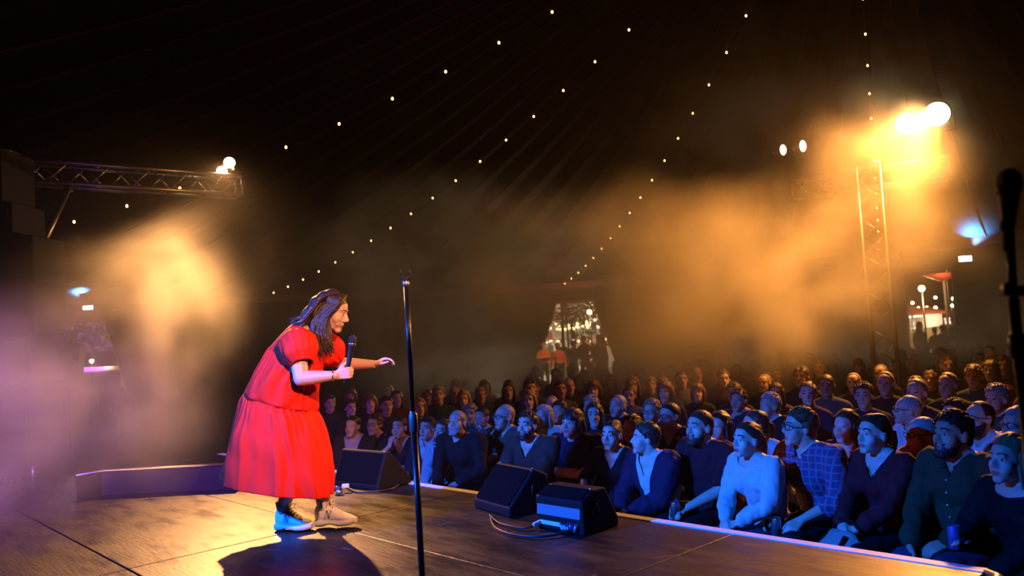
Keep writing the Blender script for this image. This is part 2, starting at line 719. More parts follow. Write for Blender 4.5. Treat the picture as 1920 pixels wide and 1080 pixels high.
def head_shape(mb, M, sex='m', fat=0.0, ears=True, lod=0):
    """M: head frame, Y forward, Z up, X to the person's right; origin between the ears"""
    R = M.to_3x3()
    s = R.col[0].length
    Rn = R.normalized()

    def P(x, y, z):
        return M @ Vector((x, y, z))

    def E(c, r, seg=20, rings=14):
        mb.ell(P(*c), [q * s for q in r], Rn, seg, rings)

    def C(a, b, ra, rb):
        mb.cap(P(*a), P(*b), ra * s, rb * s, 10)
    w = 1.0 if sex == 'm' else 0.95
    E((0, -0.012, 0.034), (0.076 * w, 0.097, 0.086))
    E((0, 0.026, 0.040), (0.066 * w, 0.066, 0.060))
    E((0, 0.034, -0.030), (0.060 * w + fat, 0.060, 0.082))
    E((0, 0.040, -0.074), (0.050 * w + fat, 0.048, 0.036))
    if lod:
        C((0, 0.088, 0.012), (0, 0.108, -0.030), 0.011, 0.015)
        C((-0.036, 0.082, 0.028), (0.036, 0.082, 0.028), 0.013, 0.013)
        C((-0.012, 0.074, -0.098), (0.012, 0.074, -0.098), 0.021, 0.021)
        C((-0.016, 0.085, -0.064), (0.016, 0.085, -0.064), 0.010, 0.010)
        if ears:
            for x in (-1, 1):
                E((x * 0.077 * w, -0.006, -0.006), (0.012, 0.022, 0.034), 8, 6)
        return
    C((-0.014, 0.074, -0.098), (0.014, 0.074, -0.098), 0.022 if sex == 'm' else 0.019, 0.022 if sex == 'm' else 0.019)
    C((0, 0.070, -0.09), (0, 0.075, -0.060), 0.024, 0.020)
    for x in (-1, 1):
        E((x * 0.038 * w, 0.054, -0.028), (0.030 + fat, 0.032, 0.034), 12, 8)
        E((x * 0.028 * w, 0.064, -0.055), (0.026 + fat, 0.026, 0.026), 12, 8)
        # eyelids
        for zz, yy, rr in ((0.0115, 0.0835, 0.0042), (-0.0045, 0.0815, 0.0040)):
            C((x * 0.019, yy - 0.001, zz - 0.003 * (zz > 0)), (x * 0.031, yy + 0.002, zz), rr, rr)
            C((x * 0.031, yy + 0.002, zz), (x * 0.043, yy - 0.008, zz * 0.55), rr, rr)
        C((x * 0.012, 0.089, 0.027), (x * 0.040, 0.080, 0.026), 0.0105 if sex == 'm' else 0.008, 0.009)
        E((x * 0.0125, 0.101, -0.033), (0.0085, 0.010, 0.0075), 8, 6)
        if ears:
            E((x * 0.079 * w, -0.008, -0.004), (0.009, 0.020, 0.032), 12, 8)
            E((x * 0.076 * w, -0.004, -0.022), (0.010, 0.014, 0.018), 8, 6)
    C((0, 0.088, 0.014), (0, 0.112, -0.024), 0.0085, 0.0125)
    C((0, 0.108, -0.027), (0, 0.100, -0.034), 0.011, 0.009)
    C((-0.019, 0.089, -0.060), (0.019, 0.089, -0.060), 0.006, 0.006)
    C((-0.008, 0.094, -0.058), (0.008, 0.094, -0.058), 0.0075, 0.0075)
    C((-0.015, 0.088, -0.071), (0.015, 0.088, -0.071), 0.008, 0.008)


def hand_shape(mb, wrist, d, nrm, thumb, s=1.0, curl=0.5, spread=0.0, tcurl=0.4, curls=None, seg=8):
    """palm and five fingers; d: wrist to knuckles, nrm: where the palm faces, thumb: side sign"""
    d = Vector(d).normalized()
    nrm = Vector(nrm)
    nrm = (nrm - d * nrm.dot(d)).normalized()
    lat = d.cross(nrm) * thumb
    wrist = Vector(wrist)
    offs = (0.030, 0.0105, -0.0095, -0.028)
    lens = (0.070, 0.079, 0.073, 0.057)
    for k in range(4):
        kn = wrist + (d * (0.090 - 0.004 * abs(k - 1)) + lat * offs[k]) * s
        mb.cap(wrist + lat * offs[k] * 0.55 * s, kn, 0.0145 * s, 0.0118 * s, seg)
        cl = curls[k] if curls else curl
        ang = 0.25 * cl
        p = kn
        fd = (d + lat * spread * (1.5 - k) * 0.16).normalized()
        r = [0.0104, 0.0094, 0.0084, 0.0072]
        for j, fr in enumerate((0.44, 0.31, 0.25)):
            ang += cl * (0.55, 0.75, 0.6)[j]
            q = p + (fd * math.cos(ang) + nrm * math.sin(ang)) * lens[k] * fr * s
            mb.cap(p, q, r[j] * s * (0.92 if k == 3 else 1), r[j + 1] * s * (0.92 if k == 3 else 1), seg)
            p = q
    b = wrist + (d * 0.022 + lat * 0.022 + nrm * 0.006) * s
    t1 = b + (d * 0.75 + lat * (0.75 - 0.4 * tcurl) + nrm * (0.25 + 0.5 * tcurl)).normalized() * 0.046 * s
    t2 = t1 + (d * 0.95 + lat * (0.35 - 0.5 * tcurl) + nrm * (0.1 + 0.6 * tcurl)).normalized() * 0.032 * s
    t3 = t2 + (d * 1.0 + lat * (0.1 - 0.5 * tcurl) + nrm * (0.1 + 0.5 * tcurl)).normalized() * 0.024 * s
    mb.chain([b, t1, t2, t3], [0.016 * s, 0.0125 * s, 0.011 * s, 0.0085 * s], seg)


def elbow(S, Wp, a, b, pole):
    S, Wp = Vector(S), Vector(Wp)
    v = Wp - S
    L = min(v.length, (a + b) * 0.995)
    x = v.normalized()
    h = (a * a - b * b + L * L) / (2 * L)
    r = math.sqrt(max(a * a - h * h, 1e-6))
    p = Vector(pole)
    p = (p - x * p.dot(x)).normalized()
    return S + x * h + p * r


def frame(fwd, up=(0, 0, 1), loc=(0, 0, 0), s=1.0, roll=0.0):
    y = Vector(fwd).normalized()
    x = y.cross(Vector(up)).normalized()
    z = x.cross(y)
    if roll:
        x, z = x * math.cos(roll) + z * math.sin(roll), z * math.cos(roll) - x * math.sin(roll)
    M = Matrix((x * s, y * s, z * s)).transposed().to_4x4()
    M.translation = Vector(loc)
    return M


def hair_keep(P, style):
    """which points of a cap over the skull carry hair (head space)"""
    x, y, z = P[:, 0], P[:, 1], P[:, 2]
    if style in ('short', 'crop'):
        h = np.interp(y, [-0.12, -0.05, -0.02, 0.022, 0.030, 0.060, 0.085], [-0.062, -0.062, 0.010, 0.006, 0.030, 0.062, 0.078])
    elif style == 'tight':     # drawn back
        h = np.interp(y, [-0.12, -0.05, -0.02, 0.03, 0.060, 0.085], [-0.055, -0.050, 0.005, 0.030, 0.066, 0.085])
    elif style == 'receding':
        h = np.interp(y, [-0.12, -0.05, -0.02, 0.022, 0.030, 0.050], [-0.060, -0.060, 0.010, 0.012, 0.050, 0.30])
        return z > h
    elif style == 'fringe':
        h = np.interp(y, [-0.12, -0.02, 0.03, 0.05, 0.09], [-0.075, -0.07, -0.02, 0.020, 0.040])
    else:                      # long styles: covers the ears
        h = np.interp(y, [-0.12, 0.0, 0.028, 0.045, 0.065, 0.09], [-0.075, -0.075, -0.03, 0.030, 0.064, 0.084])
    jag = np.array([mnoise.noise((float(a) * 70, float(b) * 70, float(d) * 70)) for a, b, d in P])
    return z > h + 0.010 * jag


def hair_mesh(M, style, seed=0, vox=0.008):
    s = M.to_3x3().col[0].length
    Rn = M.to_3x3().normalized()

    def P(x, y, z):
        return M @ Vector((x, y, z))
    rnd = random.Random(seed)
    mb = MB()
    t = {'crop': 0.005, 'tight': 0.006, 'receding': 0.004}.get(style, 0.012)
    mb.ell(P(0, -0.012, 0.036), [(0.076 + t) * s, (0.097 + t) * s, (0.086 + t * 1.3) * s], Rn, 24, 16)
    mb.ell(P(0, 0.024, 0.042), [(0.066 + t) * s, (0.067 + t) * s, (0.060 + t) * s], Rn, 20, 12)
    mb.ell(P(0, -0.035, -0.025), [(0.066 + t) * s, (0.060 + t) * s, (0.050 + t) * s], Rn, 20, 12)
    me = grow(mb, vox * s, 3)
    L = to_local(verts_np(me).astype(np.float64), M)
    fc = to_local(face_centers(me).astype(np.float64), M)
    cut(me, ~hair_keep(fc, style), False)
    if style not in ('crop', 'receding'):
        wrinkle(me, 0.012 * s, 40 / s, seed * 1.7, 1, 0.3, 0.45)
    else:
        wrinkle(me, 0.004 * s, 90 / s, seed * 1.7)
    out = MB()
    out.add([v.co.copy() for v in me.vertices], [tuple(p.vertices) for p in me.polygons])
    bpy.data.meshes.remove(me)
    if style in ('long', 'bob', 'fringe'):
        zb = {'long': -0.22, 'bob': -0.125, 'fringe': -0.10}[style]
        for k in range(44):
            a = -0.62 * PI + 1.24 * PI * k / 43            # from one cheek round the back to the other
            ca, sa = math.cos(a), math.sin(a)
            x0, y0 = 0.080 * sa, -0.012 - 0.088 * ca
            if y0 > 0.035:
                y0 = 0.035
            j = rnd.uniform(-1, 1)
            ln = zb * rnd.uniform(0.85, 1.1)
            pts, rs = [], []
            for i in range(7):
                f = i / 6
                z = 0.05 + (ln - 0.05) * f
                sw = 1 + 0.10 * math.sin(f * 7 + j * 3) * f + 0.10 * f
                pts.append(P(x0 * sw + 0.006 * j, y0 * sw - 0.01 * f, z))
                rs.append(s * (0.010 + 0.006 * math.sin(PI * min(1, f * 1.1)) - 0.006 * f))
            out.tube(pts, rs, 6)
    elif style == 'tight':
        pts = [P(0, -0.10, 0.03), P(0, -0.135, 0.02), P(0.005, -0.15, -0.04), P(0.008, -0.14, -0.11), P(0, -0.125, -0.16)]
        for k in range(9):
            a = 2 * PI * k / 9
            o = M.to_3x3() @ Vector((0.013 * math.cos(a), 0.010 * math.sin(a), 0))
            out.tube([p + o for p in pts], [s * q for q in (0.008, 0.013, 0.014, 0.011, 0.004)], 6)
    elif style == 'short':
        for k in range(170):     # tufts break the outline
            a, b = rnd.uniform(-PI, PI), rnd.uniform(0.05, 1.45)
            d = Vector((math.cos(b) * math.sin(a) * 0.086, -0.012 + math.cos(b) * math.cos(a) * 0.106, 0.036 + math.sin(b) * 0.098))
            if not hair_keep(np.array([[d.x, d.y, d.z]]), style)[0]:
                continue
            q = d + Vector((rnd.uniform(-.01, .01), rnd.uniform(-.005, .02), 0.006))
            out.tube([P(*(d * 0.97)), P(*((d + q) / 2 * 1.02)), P(*q)], [0.008 * s, 0.006 * s, 0.002 * s], 5)
    return out.mesh('hair', True)


def hair_mat(name, c):
    m = mat('hair_' + name, c, 0.52, var=0.6, vscale=1.0, bump=0.25, bscale=1.0)
    nt = m.node_tree
    tc = next(n for n in nt.nodes if n.type == 'TEX_COORD')
    mp = nt.nodes.new('ShaderNodeMapping')
    mp.inputs['Scale'].default_value = (260, 40, 60)      # strands
    nt.links.new(tc.outputs['Object'], mp.inputs['Vector'])
    for n in nt.nodes:
        if n.type == 'TEX_NOISE':
            nt.links.new(mp.outputs['Vector'], n.inputs['Vector'])
    return m


hair_mat('dark', (0.016, 0.010, 0.008))
hair_mat('brown', (0.055, 0.028, 0.014))
hair_mat('fair', (0.30, 0.19, 0.09))
hair_mat('grey', (0.32, 0.31, 0.30))
hair_mat('ginger', (0.16, 0.055, 0.02))
mat('skin', (0.62, 0.38, 0.28), 0.48, var=0.08, vscale=30)
mat('skin_tan', (0.46, 0.26, 0.18), 0.48, var=0.08, vscale=30)
mat('skin_pale', (0.72, 0.48, 0.38), 0.48, var=0.08, vscale=30)
mat('lip', (0.50, 0.17, 0.15), 0.4)
mat('eye_white', (0.75, 0.74, 0.72), 0.15)
mat('iris', (0.02, 0.012, 0.01), 0.1)
mat('glasses_frame', (0.012, 0.012, 0.014), 0.3)
mat('lens', (0.6, 0.65, 0.7), 0.02, alpha=0.12, spec=1.0)


def paint_lips(me, M, slot):
    c = to_local(face_centers(me).astype(np.float64), M)
    sel = (np.abs(c[:, 0]) < 0.024) & (c[:, 1] > 0.084) & (c[:, 2] < -0.053) & (c[:, 2] > -0.079) & (np.abs(c[:, 0]) + np.abs(c[:, 2] + 0.065) * 1.2 < 0.030)
    mi = np.zeros(len(me.polygons), np.int32)
    mi[sel] = slot
    me.polygons.foreach_set('material_index', mi)


def eye_mesh():
    mb = MB()
    mb.ell((0, 0, 0), 0.0125, seg=14, rings=12)
    me = mb.mesh('eye', True)
    me.materials.append(MATS['eye_white'])
    me.materials.append(MATS['iris'])
    for p in me.polygons:
        if p.center.y > 0.0098:
            p.material_index = 1
    return me


EYE = eye_mesh()


def add_face(root, M, hair_m, gaze=None, brow=True):
    """eyeballs and eyebrows as parts of the figure"""
    s = M.to_3x3().col[0].length
    for x in (-1, 1):
        o = bpy.data.objects.new('eye', EYE)
        COL.objects.link(o)
        o.parent = root
        Me = M.copy()
        Me.translation = M @ Vector((x * 0.0305, 0.0752, 0.0036))
        if gaze is not None:
            Me = Me @ Matrix.Rotation(gaze, 4, 'Z')
        o.matrix_local = Me
        if brow:
            b = MB()
            b.tube([M @ Vector(q) for q in ((x * 0.014, 0.0985, 0.030), (x * 0.028, 0.096, 0.036), (x * 0.043, 0.086, 0.033), (x * 0.050, 0.078, 0.027))], [q * s for q in (0.0035, 0.0045, 0.004, 0.002)], 6)
            ob = b.build('eyebrow', hair_m, None, True)
            ob.parent = root


def glasses(root, M):
    s = M.to_3x3().col[0].length
    g = MB()
    for x in (-1, 1):
        ring_ = [M @ Vector((x * 0.033 + 0.025 * math.cos(2 * PI * k / 16), 0.1045 - 0.010 * abs(math.cos(2 * PI * k / 16)) * (1 if math.cos(2 * PI * k / 16) * x > 0 else 0), 0.004 + 0.019 * math.sin(2 * PI * k / 16))) for k in range(17)]
        g.tube(ring_, 0.0028 * s, 6)
        g.tube([M @ Vector(q) for q in ((x * 0.058, 0.094, 0.010), (x * 0.080, 0.05, 0.010), (x * 0.082, -0.005, 0.010), (x * 0.080, -0.02, -0.01))], 0.0026 * s, 6)
    g.tube([M @ Vector(q) for q in ((-0.009, 0.106, 0.009), (0, 0.109, 0.011), (0.009, 0.106, 0.009))], 0.0026 * s, 6)
    o = g.build('glasses', MATS['glasses_frame'], None, True)
    o.parent = root
    for x in (-1, 1):
        l = MB()
        l.add([M @ Vector((x * 0.033 + 0.024 * math.cos(2 * PI * k / 14), 0.103, 0.004 + 0.018 * math.sin(2 * PI * k / 14))) for k in range(14)], [tuple(range(14))])
        lo = l.build('lens', MATS['lens'])
        lo.parent = o
    return o


def beard(root, M, m, full=True, t=0.006):
    mb = MB()
    R = M.to_3x3()
    s = R.col[0].length
    Rn = R.normalized()

    def E(c, r):
        mb.ell(M @ Vector(c), [q * s for q in r], Rn, 18, 12)
    E((0, 0.034, -0.030), (0.060 + t, 0.060 + t, 0.082 + t))
    E((0, 0.042, -0.076), (0.052 + t, 0.050 + t, 0.038 + t * 1.6))
    mb.cap(M @ Vector((-0.014, 0.080, -0.104)), M @ Vector((0.014, 0.080, -0.104)), (0.019 + t) * s, (0.019 + t) * s)
    mb.cap(M @ Vector((-0.022, 0.090, -0.050)), M @ Vector((0.022, 0.090, -0.050)), 0.008 * s, 0.008 * s)
    me = grow(mb, 0.006 * s, 2)
    c = to_local(face_centers(me).astype(np.float64), M)
    x, y, z = c[:, 0], c[:, 1], c[:, 2]
    keep = (z < np.interp(y, [-0.05, 0.0, 0.04, 0.07, 0.09], [0.0, 0.0, -0.030, -0.048, -0.046])) & (y > -0.005)
    mouth = (np.abs(x) < 0.022) & (y > 0.07) & (z > -0.079) & (z < -0.056)
    cut(me, ~(keep & ~mouth))
    wrinkle(me, 0.006 * s, 70 / s, 3.1)
    o = link('beard', me, m)
    o.parent = root
    return o
# ================================================================ THE PERFORMER
DY = 4.97


def Q(px, py, dy=0.0):
    return at(px, py, DY + dy)


mat('dress_red', (0.84, 0.028, 0.016), 0.62, bump=0.03, bscale=220, spec=0.06)
mat('performer_skin', (0.68, 0.42, 0.31), 0.42, var=0.05, vscale=30)
hair_mat('performer', (0.034, 0.015, 0.009))
mat('shoe_white', (0.80, 0.80, 0.82), 0.5, bump=0.1, bscale=200)
mat('shoe_sole', (0.72, 0.72, 0.76), 0.55)
mat('sock', (0.75, 0.75, 0.76), 0.8, bump=0.4, bscale=150)
mat('ink', (0.02, 0.025, 0.05), 0.5)
mat('silver', (0.7, 0.7, 0.72), 0.25, 1.0)
mat('teeth', (0.85, 0.83, 0.78), 0.25)


def smoothstep(x):
    x = max(0.0, min(1.0, x))
    return x * x * (3 - 2 * x)


def catmull(vals, t):
    """vals: list of Vectors or floats, t in 0..1"""
    n = len(vals) - 1
    f = min(max(t, 0), 1) * n
    i = min(int(f), n - 1)
    f -= i
    p0, p1, p2, p3 = vals[max(i - 1, 0)], vals[i], vals[i + 1], vals[min(i + 2, n)]
    return (p1 * 2 + (p2 - p0) * f + (p0 * 2 - p1 * 5 + p2 * 4 - p3) * f * f + (p1 * 3 - p0 - p2 * 3 + p3) * f ** 3) * 0.5


def loft(rings, nr, ns, disp):
    """rings: (left point, right point, depth radius, skew); disp(theta, t) gives the relative swelling"""
    Ls, Rs = [r[0] for r in rings], [r[1] for r in rings]
    D, K = [r[2] for r in rings], [r[3] for r in rings]
    mb = MB()
    vs = []
    for i in range(nr + 1):
        t = i / nr
        l, r = catmull(Ls, t), catmull(Rs, t)
        c, a = (l + r) / 2, (r - l) / 2
        b = Vector((catmull(K, t), catmull(D, t), 0))
        for k in range(ns):
            th = 2 * PI * k / ns
            q = 1 + disp(th, t)
            vs.append(c + (a * math.cos(th) + b * math.sin(th)) * q)
    mb.add(vs, [(i * ns + k, i * ns + (k + 1) % ns, (i + 1) * ns + (k + 1) % ns, (i + 1) * ns + k) for i in range(nr) for k in range(ns)])
    return mb


def performer():
    root = thing('person', tuple(PERF), 'performer with long dark hair in a red tiered dress leaning forward with a microphone', 'person')
    # ---- head frame: looking right over the audience, chin dipped
    fw = (CR * math.cos(0.30) - CU * math.sin(0.30) - CF * 0.10).normalized()
    M = frame(fw, CU + CR * 0.3, Q(621.6, 584, 0.0), 1.0)
    skin = MB()
    head_shape(skin, M, 'f')
    neck = Q(588, 626, 0.0)
    skin.chain([M @ Vector((0, -0.018, -0.055)), M @ Vector((0, -0.035, -0.10)), neck], [0.052, 0.050, 0.060])
    chest, belly, hip = Q(565, 668), Q(548, 725), Q(530, 770)
    skin.chain([neck, chest, belly, hip], [0.07, 0.105, 0.11, 0.13])
    # arms
    shR, elR, wrR = Q(556, 632, -0.17), Q(564, 710, -0.25), Q(628, 704, -0.22)
    shL, elL, wrL = Q(596, 642, 0.17), Q(641, 682, 0.24), Q(702, 683, 0.13)
    skin.chain([neck, shR], [0.06, 0.055])
    skin.chain([neck, shL], [0.06, 0.055])
    skin.chain([shR, elR.lerp(shR, 0.4), elR, wrR.lerp(elR, 0.65), wrR], [0.056, 0.052, 0.044, 0.042, 0.027])
    skin.chain([shL, elL, wrL.lerp(elL, 0.65), wrL], [0.052, 0.042, 0.039, 0.026])
    # right hand closed round the microphone, left hand reaching out with bent fingers
    mic_b, mic_t = Q(648.5, 709, -0.205), Q(661.5, 636, -0.19)
    max_ = (mic_t - mic_b).normalized()
    gd = (CR * 0.92 + CU * 0.16 + CF * 0.12).normalized()
    gn = (CF * 0.9 + CR * 0.2)
    hand_shape(skin, wrR + gd * 0.004, gd, gn, 1, 0.92, curls=(1.15, 1.2, 1.2, 1.2), tcurl=-0.1)
    ld = (CR * 0.86 + CU * 0.42 - CF * 0.05).normalized()
    hand_shape(skin, wrL, ld, (CR * 0.3 - CU * 0.9 - CF * 0.1), -1, 0.92, curls=(0.55, 0.75, 0.85, 0.9), spread=0.7, tcurl=0.2)
    # legs
    heR, heL = atz(515, 997, STAGE_Z) + Vector((0, 0.03, 0.002)), atz(590, 993, STAGE_Z) + Vector((0, 0.03, 0.010))
    hdR, hdL = -0.30, -0.16
    ftR = heR + Vector((0.065 * math.cos(hdR), 0.065 * math.sin(hdR), 0.075))
    ftL = heL + Vector((0.065 * math.cos(hdL), 0.065 * math.sin(hdL), 0.075))
    anR, anL = ftR + Vector((0.005, 0, 0.10)), ftL + Vector((-0.004, 0, 0.10))
    knR, knL = Q(548, 870, -0.05), Q(602, 868, 0.06)
    skin.chain([Q(522, 790, -0.09), knR, Q(548, 900, -0.03), anR, ftR], [0.10, 0.066, 0.056, 0.042, 0.026])
    skin.chain([Q(545, 790, 0.09), knL, Q(605, 900, 0.03), anL, ftL], [0.10, 0.066, 0.056, 0.042, 0.026])
    skin.chain([hip, Q(522, 790, -0.09)], [0.13, 0.10])
    skin.chain([hip, Q(545, 790, 0.09)], [0.13, 0.10])
    me = grow(skin, 0.005, 4)
    paint_lips(me, M, 1)
    b = link('body', me, [MATS['performer_skin'], MATS['lip']], root)
    # face parts are placed in world space
    for x in (-1, 1):
        o = bpy.data.objects.new('eye', EYE)
        COL.objects.link(o)
        Me = M.copy()
        Me.translation = M @ Vector((x * 0.0305, 0.0752, 0.0036))
        o.matrix_local = Me
        set_parent(o, root)
        MB().tube([M @ Vector(q) for q in ((x * 0.013, 0.0955, 0.029), (x * 0.028, 0.0925, 0.035), (x * 0.043, 0.0825, 0.033), (x * 0.050, 0.075, 0.027))], [0.0028, 0.0038, 0.0034, 0.0016], 6).build('eyebrow', MATS['hair_performer'], root, True)
    MB().ell(M @ Vector((0, 0.0905, -0.0655)), (0.013, 0.006, 0.0035), M.to_3x3(), 12, 8).build('teeth', MATS['teeth'], root, True)

    # ---- hair: parted, falling in waves past the near cheek and down the back
    hb = MB()
    Rn = M.to_3x3()
    hb.ell(M @ Vector((0, -0.014, 0.038)), (0.088, 0.108, 0.096), Rn, 24, 16)
    hb.ell(M @ Vector((0, 0.020, 0.048)), (0.074, 0.074, 0.066), Rn, 20, 12)
    hb.ell(M @ Vector((0, -0.045, -0.04)), (0.080, 0.060, 0.085), Rn, 20, 12)
    hb.chain([Q(604, 580, 0), Q(590, 598, 0), Q(574, 608, 0)], [0.095, 0.085, 0.06])
    hme = grow(hb, 0.008, 3)
    fc = to_local(face_centers(hme).astype(np.float64), M)
    cut(hme, ~(hair_keep(fc, 'long') | ((fc[:, 1] < 0.0) & (fc[:, 2] > -0.2))))
    wrinkle(hme, 0.012, 28, 1.0, 1, 0.5, 0.4)
    out = MB()
    out.add([v.co.copy() for v in hme.vertices], [tuple(p.vertices) for p in hme.polygons])
    rnd = random.Random(3)

    def strand(ctrl, r, wave=0.010, seg=6, n=16):
        pts, rs = [], []
        ph = rnd.uniform(0, 6)
        w1, w2 = rnd.uniform(0.6, 1.3) * wave, rnd.uniform(0.6, 1.3) * wave
        for i in range(n + 1):
            t = i / n
            p = catmull(ctrl, t)
            k = smoothstep(t * 1.6)
            p = p + CR * (w1 * k * math.sin(t * 13 + ph)) + CF * (w2 * k * math.cos(t * 11 + ph))
            pts.append(p)
            rs.append(r * (0.55 + 0.9 * math.sin(PI * min(1, 0.12 + t * 0.8))) * (1 - 0.75 * max(0, t - 0.75) * 4))
        out.tube(pts, [max(0.0012, q) for q in rs], seg)
    for side in (-1, 1):
        nst = 150 if side < 0 else 50
        for k in range(nst):
            f = k / (nst - 1)                 # 0: front lock by the cheek, 1: nape
            x0, y0 = 648 - 44 * f + rnd.uniform(-3, 3), 556 - 5 * math.sin(f * 2.5) + 14 * max(0, f - 0.7) + rnd.uniform(-2, 2)
            d0 = side * 0.012
            ex = 626 - 44 * f + rnd.uniform(-7, 7)
            ey = 668 - 22 * abs(f - 0.35) + rnd.uniform(-16, 6)
            c1 = Q(636 - 40 * f + rnd.uniform(-2, 2), 572 + rnd.uniform(-3, 3), side * 0.072)
            c2 = Q(613 - 24 * f + rnd.uniform(-3, 3), 598 + rnd.uniform(-4, 4), side * 0.092)
            c3 = Q(616 - 32 * f + rnd.uniform(-4, 4), 630 + rnd.uniform(-5, 5), side * (0.098 + 0.02 * f))
            c4 = Q(ex * 0.98 + 10, ey, side * (0.105 + 0.02 * f))
            strand([Q(x0, y0, d0), c1, c2, c3, c4], rnd.uniform(0.003, 0.0085))
    for k in range(170):                      # locks thrown back over the shoulders
        f, g = rnd.random(), rnd.random()
        dz = rnd.uniform(-0.13, 0.13)
        ez = 12 * abs(dz) / 0.13
        strand([Q(634 - 14 * f, 549 + 4 * f, dz * 0.4), Q(606 - 8 * f, 556 + 10 * f, dz * 0.75), Q(588 - 10 * f, 572 + 14 * f + ez * 0.4, dz * 0.95), Q(572 - 8 * f, 588 + 16 * f + ez, dz), Q(558 - 16 * g + 8 * f, 596 + 16 * f + ez, dz * 1.05)], rnd.uniform(0.003, 0.008), 0.006)
    out.build('hair', MATS['hair_performer'], root, True)

    # ---- dress: yoke, middle tier, skirt, two puff sleeves
    def gath(th, t, k, ph):
        w = math.sin(k * th + ph + 1.6 * math.sin(3 * th + ph) + 0.8 * math.sin(7 * th + 2 * ph))
        return (1 - 2 * abs(w) ** 0.7) * (0.55 + 0.45 * math.sin(5 * th + ph * 2))

    def nz(th, t, f, g, ph):
        return mnoise.noise((math.cos(th) * f + ph, math.sin(th) * f, t * g + ph))

    def d_yoke(th, t):
        return 0.012 * gath(th, t, 10, 0.3) * smoothstep((t - 0.3) * 2) + 0.03 * nz(th, t, 2.5, 3, 1.0) * t

    def d_mid(th, t):
        top = 1 - smoothstep(t * 1.25)
        return 0.050 * gath(th, t, 17, 1.0) * top * smoothstep(t * 14 + 0.25) + 0.035 * gath(th, t, 6, 2.2) * smoothstep(t * 2) * (1 - 0.7 * smoothstep((t - 0.8) * 5)) + 0.10 * nz(th, t, 2.0, 2.2, 4.0) * smoothstep(t * 2) * (1 - smoothstep((t - 0.8) * 5)) + 0.05 * nz(th, t, 5, 5, 9.0) * t

    def d_skirt(th, t):
        top = 1 - smoothstep(t * 1.5)
        return 0.046 * gath(th, t, 20, 0.5) * top * smoothstep(t * 14 + 0.25) + 0.050 * gath(th, t, 5, 0.9) * smoothstep(t * 1.7) + 0.16 * nz(th, t, 2.1, 1.2, 2.0) * smoothstep(t * 2.2) + 0.05 * nz(th, t, 5, 4.0, 7.0) * smoothstep(t * 3)
    yk = [(Q(579, 606), Q(606, 636), 0.070, 0), (Q(553, 606), Q(612, 650), 0.135, 0), (Q(531, 624), Q(611, 670), 0.180, 0.0), (Q(508, 650), Q(604, 694), 0.185, 0.0)]
    dress = loft(yk, 26, 130, d_yoke).build('dress', MATS['dress_red'], root, True)
    md = [(Q(508, 649), Q(604, 693), 0.186, 0.0), (Q(497, 664), Q(604, 706), 0.212, 0), (Q(482, 694), Q(596, 731), 0.232, 0), (Q(463, 731), Q(597, 765), 0.245, 0), (Q(459, 740), Q(592, 771), 0.222, 0)]
    loft(md, 44, 190, d_mid).build('dress_middle_tier', MATS['dress_red'], dress, True)
    sk = [(Q(459, 738), Q(592, 769), 0.224, 0.0), (Q(453, 755), Q(602, 784), 0.256, -0.01), (Q(437, 800), Q(616, 820), 0.285, -0.03), (Q(426, 850), Q(625, 868), 0.295, -0.05), (Q(413, 903), Q(622, 926), 0.30, -0.08)]
    skm = loft(sk, 52, 220, d_skirt)
    skirt = skm.build('dress_skirt', MATS['dress_red'], dress, True)
    so = skirt.modifiers.new('cloth', 'SOLIDIFY')
    so.thickness = 0.003

    def sleeve(a, b2, r0, rm, r1):
        ax = (b2 - a)
        mbs = MB()
        x = ax.cross(CF).normalized()
        y = x.cross(ax).normalized()
        vs, nr, ns = [], 22, 60
        for i in range(nr + 1):
            t = i / nr
            r = catmull([r0, rm * 0.95, rm, rm * 0.93, r1], t)
            for k in range(ns):
                th = 2 * PI * k / ns
                q = 1 + 0.12 * gath(th, t, 9, 1.0) * (0.35 + 0.65 * abs(2 * t - 1)) * smoothstep(t * 8) * smoothstep((1 - t) * 8 + 0.3) + 0.14 * nz(th, t, 1.8, 2.5, 3.0) * math.sin(PI * t)
                vs.append(a + ax * t + (x * math.cos(th) + y * math.sin(th)) * r * q)
        # cuff roll
        for k in range(ns):
            th = 2 * PI * k / ns
            vs.append(a + ax * 0.96 + (x * math.cos(th) + y * math.sin(th)) * r1 * 0.86)
        mbs.add(vs, [(i * ns + k, i * ns + (k + 1) % ns, (i + 1) * ns + (k + 1) % ns, (i + 1) * ns + k) for i in range(nr + 1) for k in range(ns)])
        mbs.add([a + ax * 0.02 + (x * math.cos(2 * PI * k / ns) + y * math.sin(2 * PI * k / ns)) * r0 for k in range(ns)], [tuple(range(ns))])
        return mbs
    sleeve(Q(552, 622, -0.13), Q(567, 684, -0.23), 0.062, 0.112, 0.066).build('sleeve', MATS['dress_red'], dress, True)
    sleeve(Q(594, 634, 0.13), Q(634, 676, 0.22), 0.055, 0.100, 0.058).build('sleeve', MATS['dress_red'], dress, True)

    # ---- bracelet
    bx = (wrR - elR).normalized()
    br = MB()
    c0 = wrR - bx * 0.012
    x = bx.cross(CF).normalized()
    y = x.cross(bx)
    br.tube([c0 + (x * math.cos(2 * PI * k / 20) + y * math.sin(2 * PI * k / 20)) * 0.0305 for k in range(21)], 0.0035, 6)
    br.build('bracelet', MATS['silver'], root, True)

